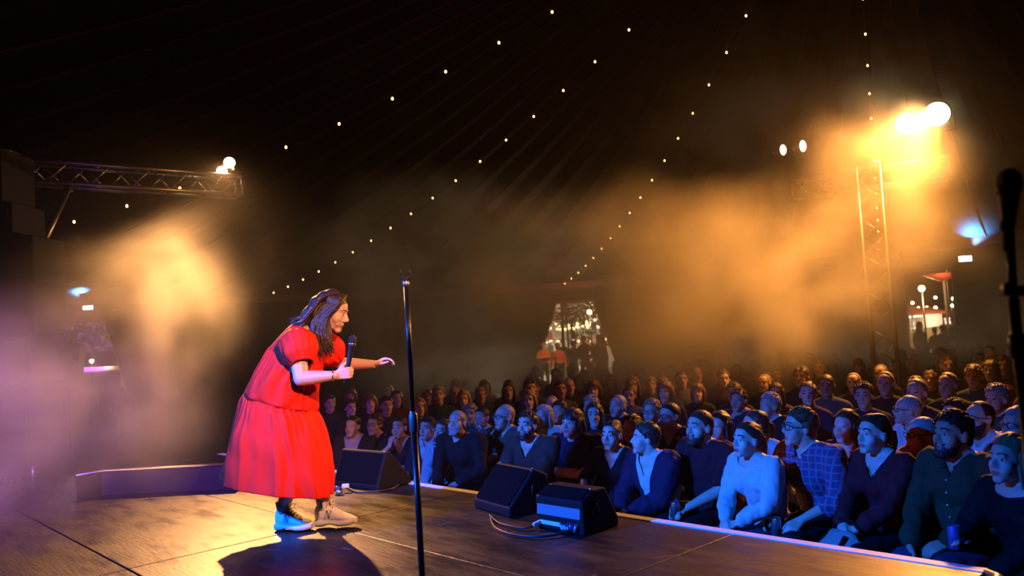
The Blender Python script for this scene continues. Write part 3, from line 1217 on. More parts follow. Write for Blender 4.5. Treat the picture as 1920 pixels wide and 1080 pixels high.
    # ---- socks and chunky trainers
    def shoe(heel, heading, lift, near):
        fwd = Vector((math.cos(heading), math.sin(heading), 0))
        side = Vector((fwd.y, -fwd.x, 0))
        upv = Vector((0, 0, 1))
        if lift:
            fwd = (fwd + upv * lift).normalized()
            upv = side.cross(fwd).normalized()

        def P(x, y, z):
            return heel + fwd * (x * 0.94) + side * (y * 1.1) + upv * (z * 1.28)
        W_ = [(0.0, 0.020), (0.02, 0.034), (0.07, 0.037), (0.12, 0.036), (0.17, 0.044), (0.22, 0.046), (0.255, 0.038), (0.278, 0.016)]

        def wid(x):
            return float(np.interp(x, [a for a, _ in W_], [b for _, b in W_]))
        sh = None
        ns = 28
        prof = [(0.002, 0.085, 0.010), (0.015, 0.108, 0.026), (0.05, 0.112, 0.033), (0.085, 0.108, 0.035), (0.11, 0.104, 0.034), (0.14, 0.090, 0.038), (0.175, 0.070, 0.043), (0.215, 0.056, 0.045), (0.25, 0.048, 0.038), (0.272, 0.040, 0.022), (0.279, 0.034, 0.006)]
        vs = []
        for (x, h, w_) in prof:
            for k in range(ns):
                th = 2 * PI * k / ns
                cy, sz = math.cos(th), math.sin(th)
                e = 0.75
                yy = w_ * math.copysign(abs(cy) ** e, cy)
                zz = 0.028 + (h - 0.028) * (0.5 + 0.5 * math.copysign(abs(sz) ** 0.85, sz))
                taper = 1 - 0.45 * max(0, (zz - 0.05) / 0.07)
                vs.append(P(x, yy * taper, zz))
        up_ = MB()
        up_.add(vs, [(i * ns + k, i * ns + (k + 1) % ns, (i + 1) * ns + (k + 1) % ns, (i + 1) * ns + k) for i in range(len(prof) - 1) for k in range(ns)])
        up_.add([vs[k] for k in range(ns)], [tuple(range(ns))])
        sh = up_.build('trainer', MATS['shoe_white'], root, True)
        ss = sh.modifiers.new('s', 'SUBSURF')
        ss.levels = ss.render_levels = 1
        # sole: thick, pinched under the arch
        so_ = MB()
        xs = [0.0, 0.012, 0.03, 0.06, 0.09, 0.11, 0.13, 0.16, 0.19, 0.22, 0.25, 0.27, 0.284]
        rows = []
        for x in xs:
            w_ = wid(min(x, 0.276)) + 0.006
            if x in (0.0,):
                w_ = 0.022
            zb = 0.0 + (0.010 if 0.085 < x < 0.14 else 0.0) + 0.012 * max(0, (x - 0.24) / 0.045) + (0.006 if x < 0.01 else 0)
            zt = 0.040 - (0.006 if 0.08 < x < 0.2 else 0)
            rows.append([P(x, -w_, zt), P(x, -w_ * 1.05, (zt + zb) / 2), P(x, -w_ * 0.92, zb), P(x, w_ * 0.92, zb), P(x, w_ * 1.05, (zt + zb) / 2), P(x, w_, zt)])
        vs = [p for r in rows for p in r]
        so_.add(vs, [(i * 6 + k, i * 6 + (k + 1) % 6, (i + 1) * 6 + (k + 1) % 6, (i + 1) * 6 + k) for i in range(len(xs) - 1) for k in range(6)])
        so_.add(rows[0], [tuple(range(6))])
        so_.add(rows[-1], [tuple(range(6))])
        s2 = so_.build('sole', MATS['shoe_sole'], sh, True)
        sb = s2.modifiers.new('s', 'SUBSURF')
        sb.levels = sb.render_levels = 1
        # laces
        lc = MB()
        for i in range(5):
            x = 0.115 + 0.018 * i
            z = float(np.interp(x, [p[0] for p in prof], [p[1] for p in prof])) + 0.003
            lc.tube([P(x, -0.019, z - 0.010), P(x + 0.008, 0, z + 0.002), P(x + 0.004, 0.019, z - 0.010)], 0.0032, 6)
        for q in (-1, 1):
            lc.tube([P(0.112, 0, 0.106), P(0.118, q * 0.018, 0.125), P(0.132, q * 0.030, 0.122), P(0.128, q * 0.022, 0.104), P(0.114, 0, 0.106)], 0.0026, 6)
            lc.tube([P(0.112, 0, 0.106), P(0.130, q * 0.012, 0.108), P(0.146, q * 0.024, 0.098)], 0.0024, 6)
        lc.build('laces', MATS['sock'], sh, True)
        # the letter N on the flank that faces the camera
        nl = MB()

        def F(x, z):
            w_ = float(np.interp(x, [p[0] for p in prof], [p[2] for p in prof]))
            taper = 1 - 0.45 * max(0, (z - 0.05) / 0.07)
            return P(x, (w_ * taper + 0.0035) * near, z)
        a, b3, c3, d3 = (0.086, 0.044), (0.100, 0.080), (0.115, 0.046), (0.129, 0.080)
        for (p, q) in ((a, b3), (b3, c3), (c3, d3)):
            for off in (-0.0045, 0.0045):
                nl.bar(F(p[0] + off, p[1]), F(q[0] + off, q[1]), 0.0017)
        for p in (a, b3, c3, d3):
            nl.bar(F(p[0] - 0.0052, p[1]), F(p[0] + 0.0052, p[1]), 0.0017)
        nl.build('letter_mark', MATS['ink'], sh)
        # ankle sock
        sk_ = MB()
        vs = []
        rr = [(0.085, 0.033), (0.105, 0.037), (0.125, 0.041), (0.138, 0.043), (0.141, 0.040)]
        for z, r in rr:
            for k in range(20):
                th = 2 * PI * k / 20
                vs.append(P(0.062 + r * 1.12 * math.cos(th), r * math.sin(th), z))
        sk_.add(vs, [(i * 20 + k, i * 20 + (k + 1) % 20, (i + 1) * 20 + (k + 1) % 20, (i + 1) * 20 + k) for i in range(len(rr) - 1) for k in range(20)])
        sk_.build('sock', MATS['sock'], root, True)
    shoe(heR, hdR, 0.0, 1)
    shoe(heL, hdL, 0.02, 1)

    # ---- the microphone she holds
    mic = thing('microphone', tuple(mic_b), 'black handheld microphone held upright in the performer\'s right hand', 'microphone')
    L = (mic_t - mic_b).length
    hd = MB()
    hd.lathe(mic_b, max_, [(-0.03, 0.010), (-0.028, 0.012), (0.10, 0.0145), (L - 0.040, 0.019), (L - 0.034, 0.021)], 20)
    hd.build('handle', mat('mic_black', (0.012, 0.012, 0.014), 0.35, spec=0.6), mic, True)
    rg = MB()
    rg.lathe(mic_b, max_, [(L - 0.034, 0.0215), (L - 0.032, 0.0235), (L - 0.026, 0.0235), (L - 0.024, 0.0215)], 20)
    rg.build('ring', MATS['silver'], mic, True)
    MB().ell(mic_b + max_ * (L - 0.004), (0.026, 0.026, 0.029), frame(CF, max_).to_3x3(), 24, 16).build('grille', mat('mic_grille', (0.04, 0.04, 0.045), 0.45, 0.5, bump=0.9, bscale=420), mic, True)
    MB().lathe(mic_b, max_, [(0.045, 0.0142), (0.047, 0.0150), (0.062, 0.0153), (0.064, 0.0146)], 18).build('switch_band', MATS['silver'], mic, True)


performer()
# ================================================================ AUDIENCE
def cloth(name, c, rough=0.8):
    return mat('cloth_' + name, c, rough, var=0.2, vscale=12, bump=0.08, bscale=220, spec=0.2)


for nm_, c_ in dict(black=(0.015, 0.015, 0.018), charcoal=(0.035, 0.035, 0.04), navy=(0.02, 0.03, 0.07), white=(0.72, 0.72, 0.72), cream=(0.6, 0.55, 0.45), maroon=(0.16, 0.02, 0.03), red=(0.30, 0.02, 0.03),
                    green=(0.10, 0.16, 0.10), brown=(0.14, 0.07, 0.05), grey=(0.16, 0.16, 0.17), plum=(0.08, 0.03, 0.09), denim=(0.06, 0.10, 0.20), teal=(0.03, 0.12, 0.13), orange=(0.85, 0.18, 0.02), pale=(0.45, 0.5, 0.55), olive=(0.09, 0.09, 0.04)).items():
    cloth(nm_, tuple(q * (0.45 if max(c_) < 0.4 else 0.8) for q in c_))


def stripe_mat(name, c1, c2, scale, axis='Z', plaid=False):
    m = mat(name, c1, 0.8)
    nt = m.node_tree
    b = nt.nodes['Principled BSDF']
    tc = nt.nodes.new('ShaderNodeTexCoord')

    def wave(ax, sc):
        w = nt.nodes.new('ShaderNodeTexWave')
        w.bands_direction = ax
        w.inputs['Scale'].default_value = sc
        w.inputs['Distortion'].default_value = 0.4
        nt.links.new(tc.outputs['Object'], w.inputs['Vector'])
        r = nt.nodes.new('ShaderNodeValToRGB')
        r.color_ramp.elements[0].position = 0.5 if not plaid else 0.86
        r.color_ramp.elements[1].position = 0.56 if not plaid else 0.94
        nt.links.new(w.outputs['Fac'], r.inputs['Fac'])
        return r.outputs['Color']
    mx = nt.nodes.new('ShaderNodeMix')
    mx.data_type = 'RGBA'
    mx.inputs['A'].default_value = (*c1, 1)
    mx.inputs['B'].default_value = (*c2, 1)
    f = wave(axis, scale)
    if plaid:
        g = wave('X', scale)
        a = nt.nodes.new('ShaderNodeMath')
        a.operation = 'MAXIMUM'
        nt.links.new(f, a.inputs[0])
        nt.links.new(g, a.inputs[1])
        f = a.outputs[0]
    nt.links.new(f, mx.inputs['Factor'])
    nt.links.new(mx.outputs['Result'], b.inputs['Base Color'])
    return m


stripe_mat('cloth_striped', (0.70, 0.72, 0.74), (0.03, 0.04, 0.10), 9.0)
stripe_mat('cloth_plaid', (0.10, 0.05, 0.12), (0.22, 0.14, 0.24), 7.0, plaid=True)

LOOK = Vector((-1.15, 4.6, 2.1))


def facing(pos, phi):
    """direction of a face seen at an angle phi from the camera, turned to the left of the picture"""
    c = Vector((-pos.x, -pos.y, 0)).normalized()
    a = -math.radians(phi)
    return Vector((c.x * math.cos(a) - c.y * math.sin(a), c.x * math.sin(a) + c.y * math.cos(a), 0))


def seated(px, py, z, label, phi=45, bphi=None, sex='m', hair='short', hcol='brown', skin='skin', top='black', sleeve='short', neck='crew', legs='charcoal', arms='lap', lean=0.06,
           girth=1.0, up=0.12, roll=0.0, specs=False, beardy=None, jacket=None, group='front row of the audience', lod=0, fat=0.0):
    """one seated spectator; (px, py) is the crown of the head in the photograph, z its height"""
    head = atz(px, py, z)
    s = z / 1.29
    fd = facing(head, phi)
    bd = facing(head, bphi if bphi is not None else 0.55 * phi + 16)
    base = Vector((head.x, head.y, 0)) - bd * (lean + 0.03) * s
    root = thing('person', tuple(base), label, 'person', group)
    root.rotation_euler = (0, 0, math.atan2(bd.y, bd.x) - PI / 2)
    root.scale = (s, s, s)
    rz = Matrix.Rotation(-(math.atan2(bd.y, bd.x) - PI / 2), 3, 'Z')
    lf = rz @ fd
    vox = 0.0078 if lod == 0 else 0.012
    fem = sex == 'f'
    sw = 0.165 if fem else 0.188 + 0.03 * (girth - 1)
    nb = Vector((0, lean, 1.055))
    fwd = (lf + Vector((0, 0, up))).normalized()
    M = frame(fwd, (0, 0, 1), nb + Vector((0, 0.02, 0.115)) + lf * 0.025, 1.0, roll)
    mk = MATS
    # ---- anchor points
    S = {-1: Vector((-sw, lean - 0.01, 1.0)), 1: Vector((sw, lean - 0.01, 1.0))}
    if arms == 'lap':
        Wt = {-1: Vector((-0.055, 0.36, 0.66)), 1: Vector((0.055, 0.37, 0.67))}
        hd = {-1: Vector((0.55, 0.7, -0.25)), 1: Vector((-0.55, 0.7, -0.25))}
    elif arms == 'knees':
        Wt = {-1: Vector((-0.13, 0.36, 0.645)), 1: Vector((0.12, 0.37, 0.645))}
        hd = {-1: Vector((0.1, 0.8, -0.45)), 1: Vector((-0.1, 0.8, -0.45))}
    elif arms == 'crossed':
        Wt = {-1: Vector((0.10, 0.235, 0.79)), 1: Vector((-0.11, 0.255, 0.76))}
        hd = {-1: Vector((0.95, 0.05, 0.18)), 1: Vector((-0.95, 0.02, 0.1))}
    elif arms == 'chin':      # own right hand to the mouth, elbow held by the other arm
        mth = M @ Vector((0.02, 0.118, -0.10))
        Wt = {1: mth + Vector((0.03, 0.045, -0.085)), -1: Vector((0.06, 0.25, 0.74))}
        hd = {1: Vector((-0.2, -0.2, 0.9)), -1: Vector((0.95, 0.1, -0.05))}
    elif arms == 'cup':      # own right hand lifts a can beside the lap
        Wt = {1: Vector((0.15, 0.29, 0.755)), -1: Vector((-0.06, 0.36, 0.66))}
        hd = {1: Vector((-0.15, 0.75, 0.3)), -1: Vector((0.5, 0.7, -0.25))}
    elif arms == 'drink':
        mth = M @ Vector((0.02, 0.16, -0.13))
        Wt = {1: mth + Vector((0.05, 0.0, -0.07)), -1: Vector((-0.09, 0.34, 0.66))}
        hd = {1: Vector((-0.3, 0.1, 0.8)), -1: Vector((0.45, 0.7, -0.3))}
    else:                     # one forearm along the thigh, hand hanging inside the knee
        Wt = {-1: Vector((-0.10, 0.34, 0.66)), 1: Vector((0.10, 0.40, 0.60))}
        hd = {-1: Vector((0.5, 0.7, -0.3)), 1: Vector((-0.1, 0.55, -0.8))}
    ua, fa = (0.275, 0.245) if not fem else (0.255, 0.23)
    El = {k: elbow(S[k], Wt[k], ua, fa, Vector((k * 0.75, -0.35, -0.55)) if arms not in ('crossed',) else Vector((k * 0.8, 0.1, -0.6))) for k in (-1, 1)}
    for k in (-1, 1):        # never stretch an arm past its length
        v = Wt[k] - S[k]
        if v.length > (ua + fa) * 0.985:
            Wt[k] = S[k] + v.normalized() * (ua + fa) * 0.985
    ar = 0.9 if fem else 1.0 + 0.25 * (girth - 1)
    # ---- skin
    b = MB()
    head_shape(b, M, sex, fat, lod=0 if lod < 2 else 1, ears=hair not in ('long', 'bob', 'fringe'))
    b.chain([M @ Vector((0, -0.02, -0.05)), (M @ Vector((0, -0.03, -0.09))).lerp(nb, 0.3), nb], [0.050 if fem else 0.057 + fat, 0.047 if fem else 0.056 + fat, 0.062])
    b.ell(Vector((0, lean * 0.9 + 0.005, 0.985)), (0.150 if fem else 0.162, 0.086, 0.085))
    b.ell(Vector((0, lean * 0.7 + 0.012, 0.90)), (0.145, 0.100, 0.11))
    b.chain([Vector((0, lean * 0.6, 0.88)), Vector((0, 0, 0.70)), Vector((0, -0.02, 0.57))], [0.09, 0.08, 0.09])
    for k in (-1, 1):
        b.chain([nb, S[k], S[k].lerp(El[k], 0.5), El[k], El[k].lerp(Wt[k], 0.4), Wt[k]], [0.055, 0.050 * ar, 0.047 * ar, 0.040 * ar, 0.038 * ar, 0.026 * ar])
        palm = Vector((-k * 0.5, 0.1, -0.8))
        if arms == 'chin' and k == 1:
            palm = Vector((-0.5, -0.8, 0))
        if arms == 'crossed':
            palm = Vector((0, -0.9, 0.1))
        hand_shape(b, Wt[k], hd[k], palm, k, 0.93 if fem else 1.0, curl=0.55 if arms != 'chin' else 0.75, seg=7)
        b.chain([Vector((k * 0.08, 0.0, 0.56)), Vector((k * 0.115, 0.43, 0.53)), Vector((k * 0.12, 0.42, 0.12))], [0.06, 0.04, 0.035])
    me = grow(b, vox, 4)
    paint_lips(me, M, 1)
    o = link('body', me, [mk[skin], mk['lip']])
    o.parent = root
    add_face(root, M, mk['hair_' + hcol], brow=lod == 0)
    # ---- hair
    if hair != 'bald':
        o = link('hair', hair_mesh(M, hair, int(px), 0.008 if lod == 0 else 0.010), mk['hair_' + hcol])
        o.parent = root
    if beardy:
        beard(root, M, mk['hair_' + beardy], t=0.007 if lod == 0 else 0.009)
    if specs:
        glasses(root, M)

    # ---- top
    def torso(mb, d, sl):
        mb.ell(Vector((0, lean * 0.9 + 0.003, 0.982)), (0.152 + d if fem else 0.166 + d, 0.088 + d, 0.085 + d))
        mb.ell(Vector((0, lean * 0.7 + 0.010, 0.89)), ((0.150 if fem else 0.168) * girth ** 0.5 + d, 0.108 * girth ** 0.5 + d, 0.15 + d))
        mb.ell(Vector((0, 0.015 + 0.03 * (girth - 1), 0.73)), ((0.135 if fem else 0.158) * girth + d, 0.115 * girth + d, 0.17 + d))
        mb.ell(Vector((0, -0.01, 0.58)), (0.165 * girth + d, 0.13 * girth + d, 0.13))
        if fem:
            for k in (-1, 1):
                mb.ell(Vector((k * 0.062, lean * 0.6 + 0.082, 0.885)), (0.058 + d, 0.058 + d, 0.058 + d))
        for k in (-1, 1):
            mb.chain([nb + Vector((k * 0.05, 0, -0.03)), S[k]], [0.055 + d, 0.058 * ar + d])
            if sl == 'long':
                mb.chain([S[k], El[k], El[k].lerp(Wt[k], 0.9)], [0.064 * ar + d, 0.054 * ar + d, 0.040 * ar + d])
            elif sl == 'short':
                mb.chain([S[k], S[k].lerp(El[k], 0.72)], [0.066 * ar + d, 0.062 * ar + d])
            elif sl == 'elbow':
                mb.chain([S[k], El[k], El[k].lerp(Wt[k], 0.25)], [0.066 * ar + d, 0.056 * ar + d, 0.052 * ar + d])
            elif sl == 'none':
                mb.chain([nb + Vector((k * 0.05, 0, -0.03)), S[k] * 0.9 + nb * 0.1], [0.055 + d, 0.055 + d])

    def garment(name, d, sl, nk, m, parent):
        mb = MB()
        torso(mb, d, sl)
        gm = grow(mb, 0.015 if lod == 0 else 0.022, 4)
        wrinkle(gm, 0.018, 11, px * 0.01, 1.0, 1.0, 0.6)
        wrinkle(gm, 0.010, 28, px * 0.02, 1.0, 1.0, 0.5)
        c = face_centers(gm)
        dx, dyv, z_ = np.abs(c[:, 0]), c[:, 1] - nb.y, c[:, 2]
        rad = np.sqrt(c[:, 0] ** 2 + (c[:, 1] - nb.y) ** 2)
        kill = (rad < 0.072 + d) & (z_ > 0.98)
        if nk == 'v':
            kill |= (dyv > 0) & (dx < (z_ - 0.885) * 0.52) & (z_ > 0.885)
        elif nk == 'scoop':
            kill |= (dyv > 0) & (dx < 0.105) & (z_ > 0.985 + 6 * dx ** 2)
            kill |= (rad < 0.115) & (z_ > 1.0)
        elif nk == 'open':
            kill |= (dyv > -0.02) & (dx < 0.012 + (z_ - 0.70) * 0.30) & (z_ > 0.70)
            kill |= (dyv > 0.02) & (dx < 0.014) & (z_ <= 0.70)
        elif nk == 'collar':
            kill |= (dyv > 0) & (dx < (z_ - 0.95) * 0.55) & (z_ > 0.95)
        cut(gm, kill)
        ob = link(name, gm, m)
        ob.parent = parent
        if lod == 0:
            so = ob.modifiers.new('cloth', 'SOLIDIFY')
            so.thickness = 0.006
            so.offset = 0.0
        return ob
    tp = garment('top', 0.012, sleeve if not jacket else 'none', neck, mk['cloth_' + top], root)
    if neck == 'collar' and lod == 0:
        cl = MB()
        for k in (-1, 1):
            cl.prism([nb + Vector((k * 0.070, -0.03, 0.015)), nb + Vector((k * 0.066, 0.045, 0.0)), nb + Vector((k * 0.022, 0.100, -0.055)), nb + Vector((k * 0.075, 0.082, -0.075)), nb + Vector((k * 0.100, 0.0, -0.02))], Vector((0, 0.006, 0.006)))
        cb = cl.build('collar', mk['cloth_' + top])
        cb.parent = tp
        for i in range(5):
            z_ = 0.94 - 0.065 * i
            bb = MB().ell(Vector((0.004, lean * 0.7 + 0.142 * girth ** 0.5 - 0.010 * abs(i - 1.5), z_)), (0.006, 0.004, 0.006), seg=8, rings=5).build('button', mk['cloth_white'], None, True)
            bb.parent = tp
    if jacket:
        garment('jacket', 0.024, 'long', 'open', mk['cloth_' + jacket], root)
    # ---- trousers and shoes
    t = MB()
    t.ell(Vector((0, -0.015, 0.55)), (0.168 * girth, 0.135 * girth, 0.11))
    for k in (-1, 1):
        t.chain([Vector((k * 0.085, 0.0, 0.545)), Vector((k * 0.115, 0.43, 0.535)), Vector((k * 0.12, 0.42, 0.30)), Vector((k * 0.12, 0.40, 0.10))], [0.094 * girth ** 0.5, 0.072, 0.060, 0.052])
        t.chain([Vector((k * 0.12, 0.38, 0.045)), Vector((k * 0.13, 0.56, 0.04))], [0.045, 0.04])
    tm = grow(t, 0.020 if lod == 0 else 0.028, 4)
    wrinkle(tm, 0.010, 14, px * 0.03)
    c = face_centers(tm)
    tm.polygons.foreach_set('material_index', np.where(c[:, 2] < 0.085, 1, 0).astype(np.int32))
    o = link('trousers', tm, [mk['cloth_' + legs], mk['cloth_black']])
    o.parent = root
    return root, M, Wt, hd, s


def world(root, p):
    return Matrix.LocRotScale(root.location, root.rotation_euler, root.scale) @ Vector(p)


mat('can_metal', (0.55, 0.58, 0.62), 0.28, 0.9)
mat('can_blue', (0.10, 0.20, 0.65), 0.3, 0.4)
mat('clear_cup', (0.7, 0.75, 0.8), 0.08, spec=0.8, alpha=0.35)


def drink_can(p, tilt, label, m='can_metal'):
    ax = Vector(tilt).normalized()
    root = thing('drink_can', tuple(p), label, 'can', 'drinks held in the front row')
    MB().lathe(Vector(p), ax, [(0.0, 0.022), (0.006, 0.030), (0.10, 0.031), (0.112, 0.026), (0.115, 0.0265), (0.1155, 0.024), (0.111, 0.023)], 20).build('can_body', MATS[m], root, True)
    MB().lathe(Vector(p) + ax * 0.1115, ax, [(0.0, 0.009), (0.002, 0.009)], 10).build('pull_tab', MATS['can_metal'], root)


FR = [
    dict(px=662, py=780, z=1.20, label='dim man in dark jacket and pale shirt seated beyond the left wedge monitor', phi=30, top='pale', jacket='charcoal', hair='crop', hcol='dark', neck='collar', arms='lap', lod=1),
    dict(px=703, py=777, z=1.20, label='dim man in glasses seated just left of the microphone stand behind the wedge', phi=30, top='black', hair='short', hcol='brown', neck='collar', specs=True, sleeve='long', arms='lap', lod=1),
    dict(px=749, py=782, z=1.19, label='woman in dark tee resting her hand on her mouth beside the microphone stand', phi=25, bphi=20, sex='f', top='charcoal', hair='tight', hcol='dark', arms='chin', lean=0.10, neck='v'),
    dict(px=802, py=783, z=1.18, label='young man in navy jacket over white shirt right of the microphone stand', phi=35, top='white', jacket='navy', hair='short', hcol='dark', neck='collar', arms='lap'),
    dict(px=830, py=787, z=1.165, label='woman in striped top under an open pale shirt', phi=35, sex='f', top='striped', jacket='pale', hair='bob', hcol='brown', arms='lap', roll=0.12),
    dict(px=857, py=770, z=1.27, label='man with greying short hair in black sweater looking up', phi=25, top='black', sleeve='long', hair='crop', hcol='grey', arms='hang', lean=0.09, up=0.30, beardy='grey'),
    dict(px=947, py=759, z=1.28, label='balding man in glasses and green shirt with a drink raised to his mouth', phi=55, top='green', sleeve='long', hair='receding', hcol='grey', neck='collar', arms='drink', specs=True, legs='cream'),
    dict(px=989, py=772, z=1.27, label='dark bearded man in brown tee with a pale v at the neck', phi=32, top='brown', sleeve='short', neck='v', hair='short', hcol='dark', beardy='dark', arms='lap', girth=1.15),
    dict(px=1073, py=767, z=1.28, label='broad person in dark tee with arms folded behind the wedge monitors', phi=35, top='navy', sleeve='short', hair='fringe', hcol='dark', arms='crossed', girth=1.3, fat=0.008),
    dict(px=1147, py=789, z=1.22, label='smiling woman with pulled back black hair in black zipped top', phi=28, sex='f', top='black', sleeve='long', neck='v', hair='tight', hcol='dark', arms='cup'),
    dict(px=1213, py=794, z=1.22, label='man in profile wearing dark blazer over open white shirt', phi=80, bphi=45, top='white', jacket='plum', neck='v', hair='short', hcol='brown', arms='lap', skin='skin_pale'),
    dict(px=1313, py=770, z=1.30, label='burly bearded man in plain dark tee with hands together round a can', phi=45, top='maroon', sleeve='short', hair='crop', hcol='brown', beardy='brown', arms='lap', girth=1.25, fat=0.006, legs='black'),
    dict(px=1402, py=792, z=1.25, label='woman with tied back hair in loose off shoulder white jumper', phi=50, sex='f', top='white', sleeve='long', neck='scoop', hair='tight', hcol='brown', arms='lap', lean=0.11, legs='denim', skin='skin_pale'),
    dict(px=1503, py=767, z=1.32, label='man in glasses and plaid button shirt holding a can between his hands', phi=68, bphi=42, top='plaid', sleeve='elbow', neck='collar', hair='short', hcol='ginger', beardy=None, specs=True, arms='knees', lean=0.10, legs='black'),
    dict(px=1640, py=777, z=1.30, label='smiling woman in dark red v neck jumper with a bag on her lap', phi=48, sex='f', top='red', sleeve='long', neck='v', hair='tight', hcol='brown', arms='lap', legs='black', skin='skin_pale'),
    dict(px=1787, py=773, z=1.335, label='large man with dark moustache and beard in dark button shirt', phi=45, bphi=38, top='olive', sleeve='long', neck='collar', hair='short', hcol='dark', beardy='dark', arms='hang', girth=1.28, legs='denim', skin='skin_tan', fat=0.005),
    dict(px=1893, py=817, z=1.265, label='blonde woman in black at the right end of the front row', phi=42, sex='f', top='black', sleeve='long', neck='scoop', hair='bob', hcol='fair', arms='cup', legs='black', skin='skin_pale'),
]
FRONT = [seated(**d) for d in FR]

SR = [
    dict(px=904, py=764, z=1.24, label='dim man with short hair peering between the raised drink and the sweater man', phi=35, top='teal', hair='crop', hcol='dark'),
    dict(px=1020, py=760, z=1.25, label='dim older woman with pale bob behind the bearded man in brown', phi=35, sex='f', top='cream', hair='bob', hcol='grey'),
    dict(px=1050, py=752, z=1.25, label='dim man half hidden behind the broad person with folded arms', phi=35, top='black', hair='short', hcol='dark'),
    dict(px=1108, py=742, z=1.27, label='dim man with v shaped pale collar two rows behind the wedge monitors', phi=30, top='charcoal', neck='v', hair='short', hcol='grey'),
    dict(px=1159, py=741, z=1.28, label='bald man in dark top above the black haired woman', phi=40, top='black', hair='receding', hcol='grey'),
    dict(px=1184, py=779, z=1.23, label='woman with dark hair squeezed between the black haired woman and the blazer man', phi=30, sex='f', top='navy', hair='long', hcol='dark'),
    dict(px=1222, py=750, z=1.27, label='person with short fair hair and round glasses behind the blazer man', phi=30, sex='f', top='black', hair='short', hcol='fair', specs=True),
    dict(px=1256, py=756, z=1.29, label='tall man in glasses and dark tee behind the blazer man', phi=45, top='black', neck='v', hair='crop', hcol='dark', specs=True),
    dict(px=1349, py=773, z=1.26, label='woman with long dark hair behind the burly bearded man', phi=35, sex='f', top='charcoal', hair='long', hcol='dark'),
    dict(px=1384, py=730, z=1.27, label='pale faced person high up two rows behind the burly man', phi=25, top='navy', hair='short', hcol='brown'),
    dict(px=1417, py=770, z=1.27, label='woman in pale sleeveless top leaning behind the white jumper', phi=65, sex='f', top='pale', neck='scoop', sleeve='none', hair='tight', hcol='brown', lean=0.12),
    dict(px=1444, py=738, z=1.28, label='white haired person in dark top behind the woman in white', phi=50, top='black', hair='short', hcol='grey'),
    dict(px=1585, py=770, z=1.28, label='woman with wavy hair and open dark shirt between plaid shirt and red jumper', phi=30, sex='f', top='black', neck='v', hair='bob', hcol='brown'),
    dict(px=1703, py=742, z=1.28, label='bald man in rimless glasses and white shirt turned sideways behind the red jumper', phi=75, top='white', sleeve='elbow', hair='receding', hcol='grey', specs=True, lean=0.14),
    dict(px=1730, py=783, z=1.27, label='man in glasses with chin propped on his hand beside the large bearded man', phi=55, top='black', hair='crop', hcol='grey', arms='chin', specs=True),
    dict(px=1788, py=750, z=1.26, label='person whose forehead shows above the large bearded man', phi=30, top='black', hair='short', hcol='dark'),
    dict(px=1837, py=753, z=1.30, label='bald bearded man in dark rimmed glasses and white collar', phi=45, top='white', neck='collar', sleeve='long', hair='receding', hcol='dark', specs=True, beardy='dark', girth=1.1),
    dict(px=1907, py=765, z=1.28, label='woman in glasses at the right edge of the picture', phi=40, sex='f', top='charcoal', hair='bob', hcol='grey', specs=True),
]
for d in SR:
    d['z'] -= 0.035
    seated(**d, lod=1, group='second and third rows of the audience')


def hand_pt(i, k, f=0.10):
    root, M, Wt, hd, s = FRONT[i]
    return world(root, Wt[k] + hd[k].normalized() * f + Vector((0, 0, -0.02)))


drink_can((hand_pt(11, -1) + hand_pt(11, 1)) / 2 + Vector((0, 0, -0.02)), (0.1, -0.2, 1), 'silver drink can between the burly bearded man\'s hands')
drink_can((hand_pt(13, -1) + hand_pt(13, 1)) / 2 + Vector((0, 0, -0.03)), (0.05, -0.2, 1), 'silver drink can clasped by the man in the plaid shirt')
drink_can(hand_pt(6, 1, 0.09) + Vector((-0.02, -0.02, -0.03)), (-0.35, -0.1, 0.9), 'silver can raised by the man in the green shirt')
drink_can(hand_pt(9, 1, 0.075) + Vector((-0.015, -0.02, -0.02)), (0.15, 0, 1), 'silver can lifted above the right wedge monitor by the black haired woman')
drink_can(hand_pt(16, 1, 0.075) + Vector((-0.02, -0.02, -0.02)), (0.02, 0, 1), 'blue drink can held by the blonde woman at the right end', 'can_blue')
drink_can(world(FRONT[3][0], FRONT[3][2][1] + Vector((0, 0.09, -0.03))), (0, 0, 1), 'small can held in the lap beside the microphone stand')

# handbag on the lap of the woman in red
bp = (hand_pt(14, -1, 0.04) + hand_pt(14, 1, 0.04)) / 2
bag = thing('handbag', tuple(bp + Vector((0, 0, -0.16))), 'slouchy grey green handbag resting on the lap of the woman in red', 'bag')
g = MB()
rb = FRONT[14][0].rotation_euler.z
Rb = rotz(rb)
for (dx, dy_, dz, r) in ((0, 0, -0.085, (0.155, 0.075, 0.085)), (-0.10, 0.0, -0.10, (0.08, 0.07, 0.07)), (0.10, 0.01, -0.105, (0.085, 0.07, 0.065)), (0, 0.0, -0.02, (0.11, 0.045, 0.05))):
    g.ell(bp + Rb @ Vector((dx, dy_ + 0.03, dz)), r, Rb)
gm_ = grow(g, 0.010, 4)
wrinkle(gm_, 0.02, 14, 2.0)
link('bag_body', gm_, mat('bag_cloth', (0.20, 0.24, 0.22), 0.7, var=0.25, vscale=15), bag)
MB().tube([bp + Rb @ Vector(q) for q in ((-0.06, 0.08, 0.0), (-0.05, 0.115, -0.05), (-0.055, 0.115, -0.11), (-0.06, 0.09, -0.15))], 0.010, 8).build('bag_strap', MATS['cloth_black'], bag, True)
MB().tube([bp + Rb @ Vector(q) for q in ((-0.10, 0.0, 0.02), (-0.03, -0.01, 0.07), (0.05, -0.01, 0.07), (0.11, 0.0, 0.01))], 0.009, 8).build('bag_handle', MATS['cloth_black'], bag, True)

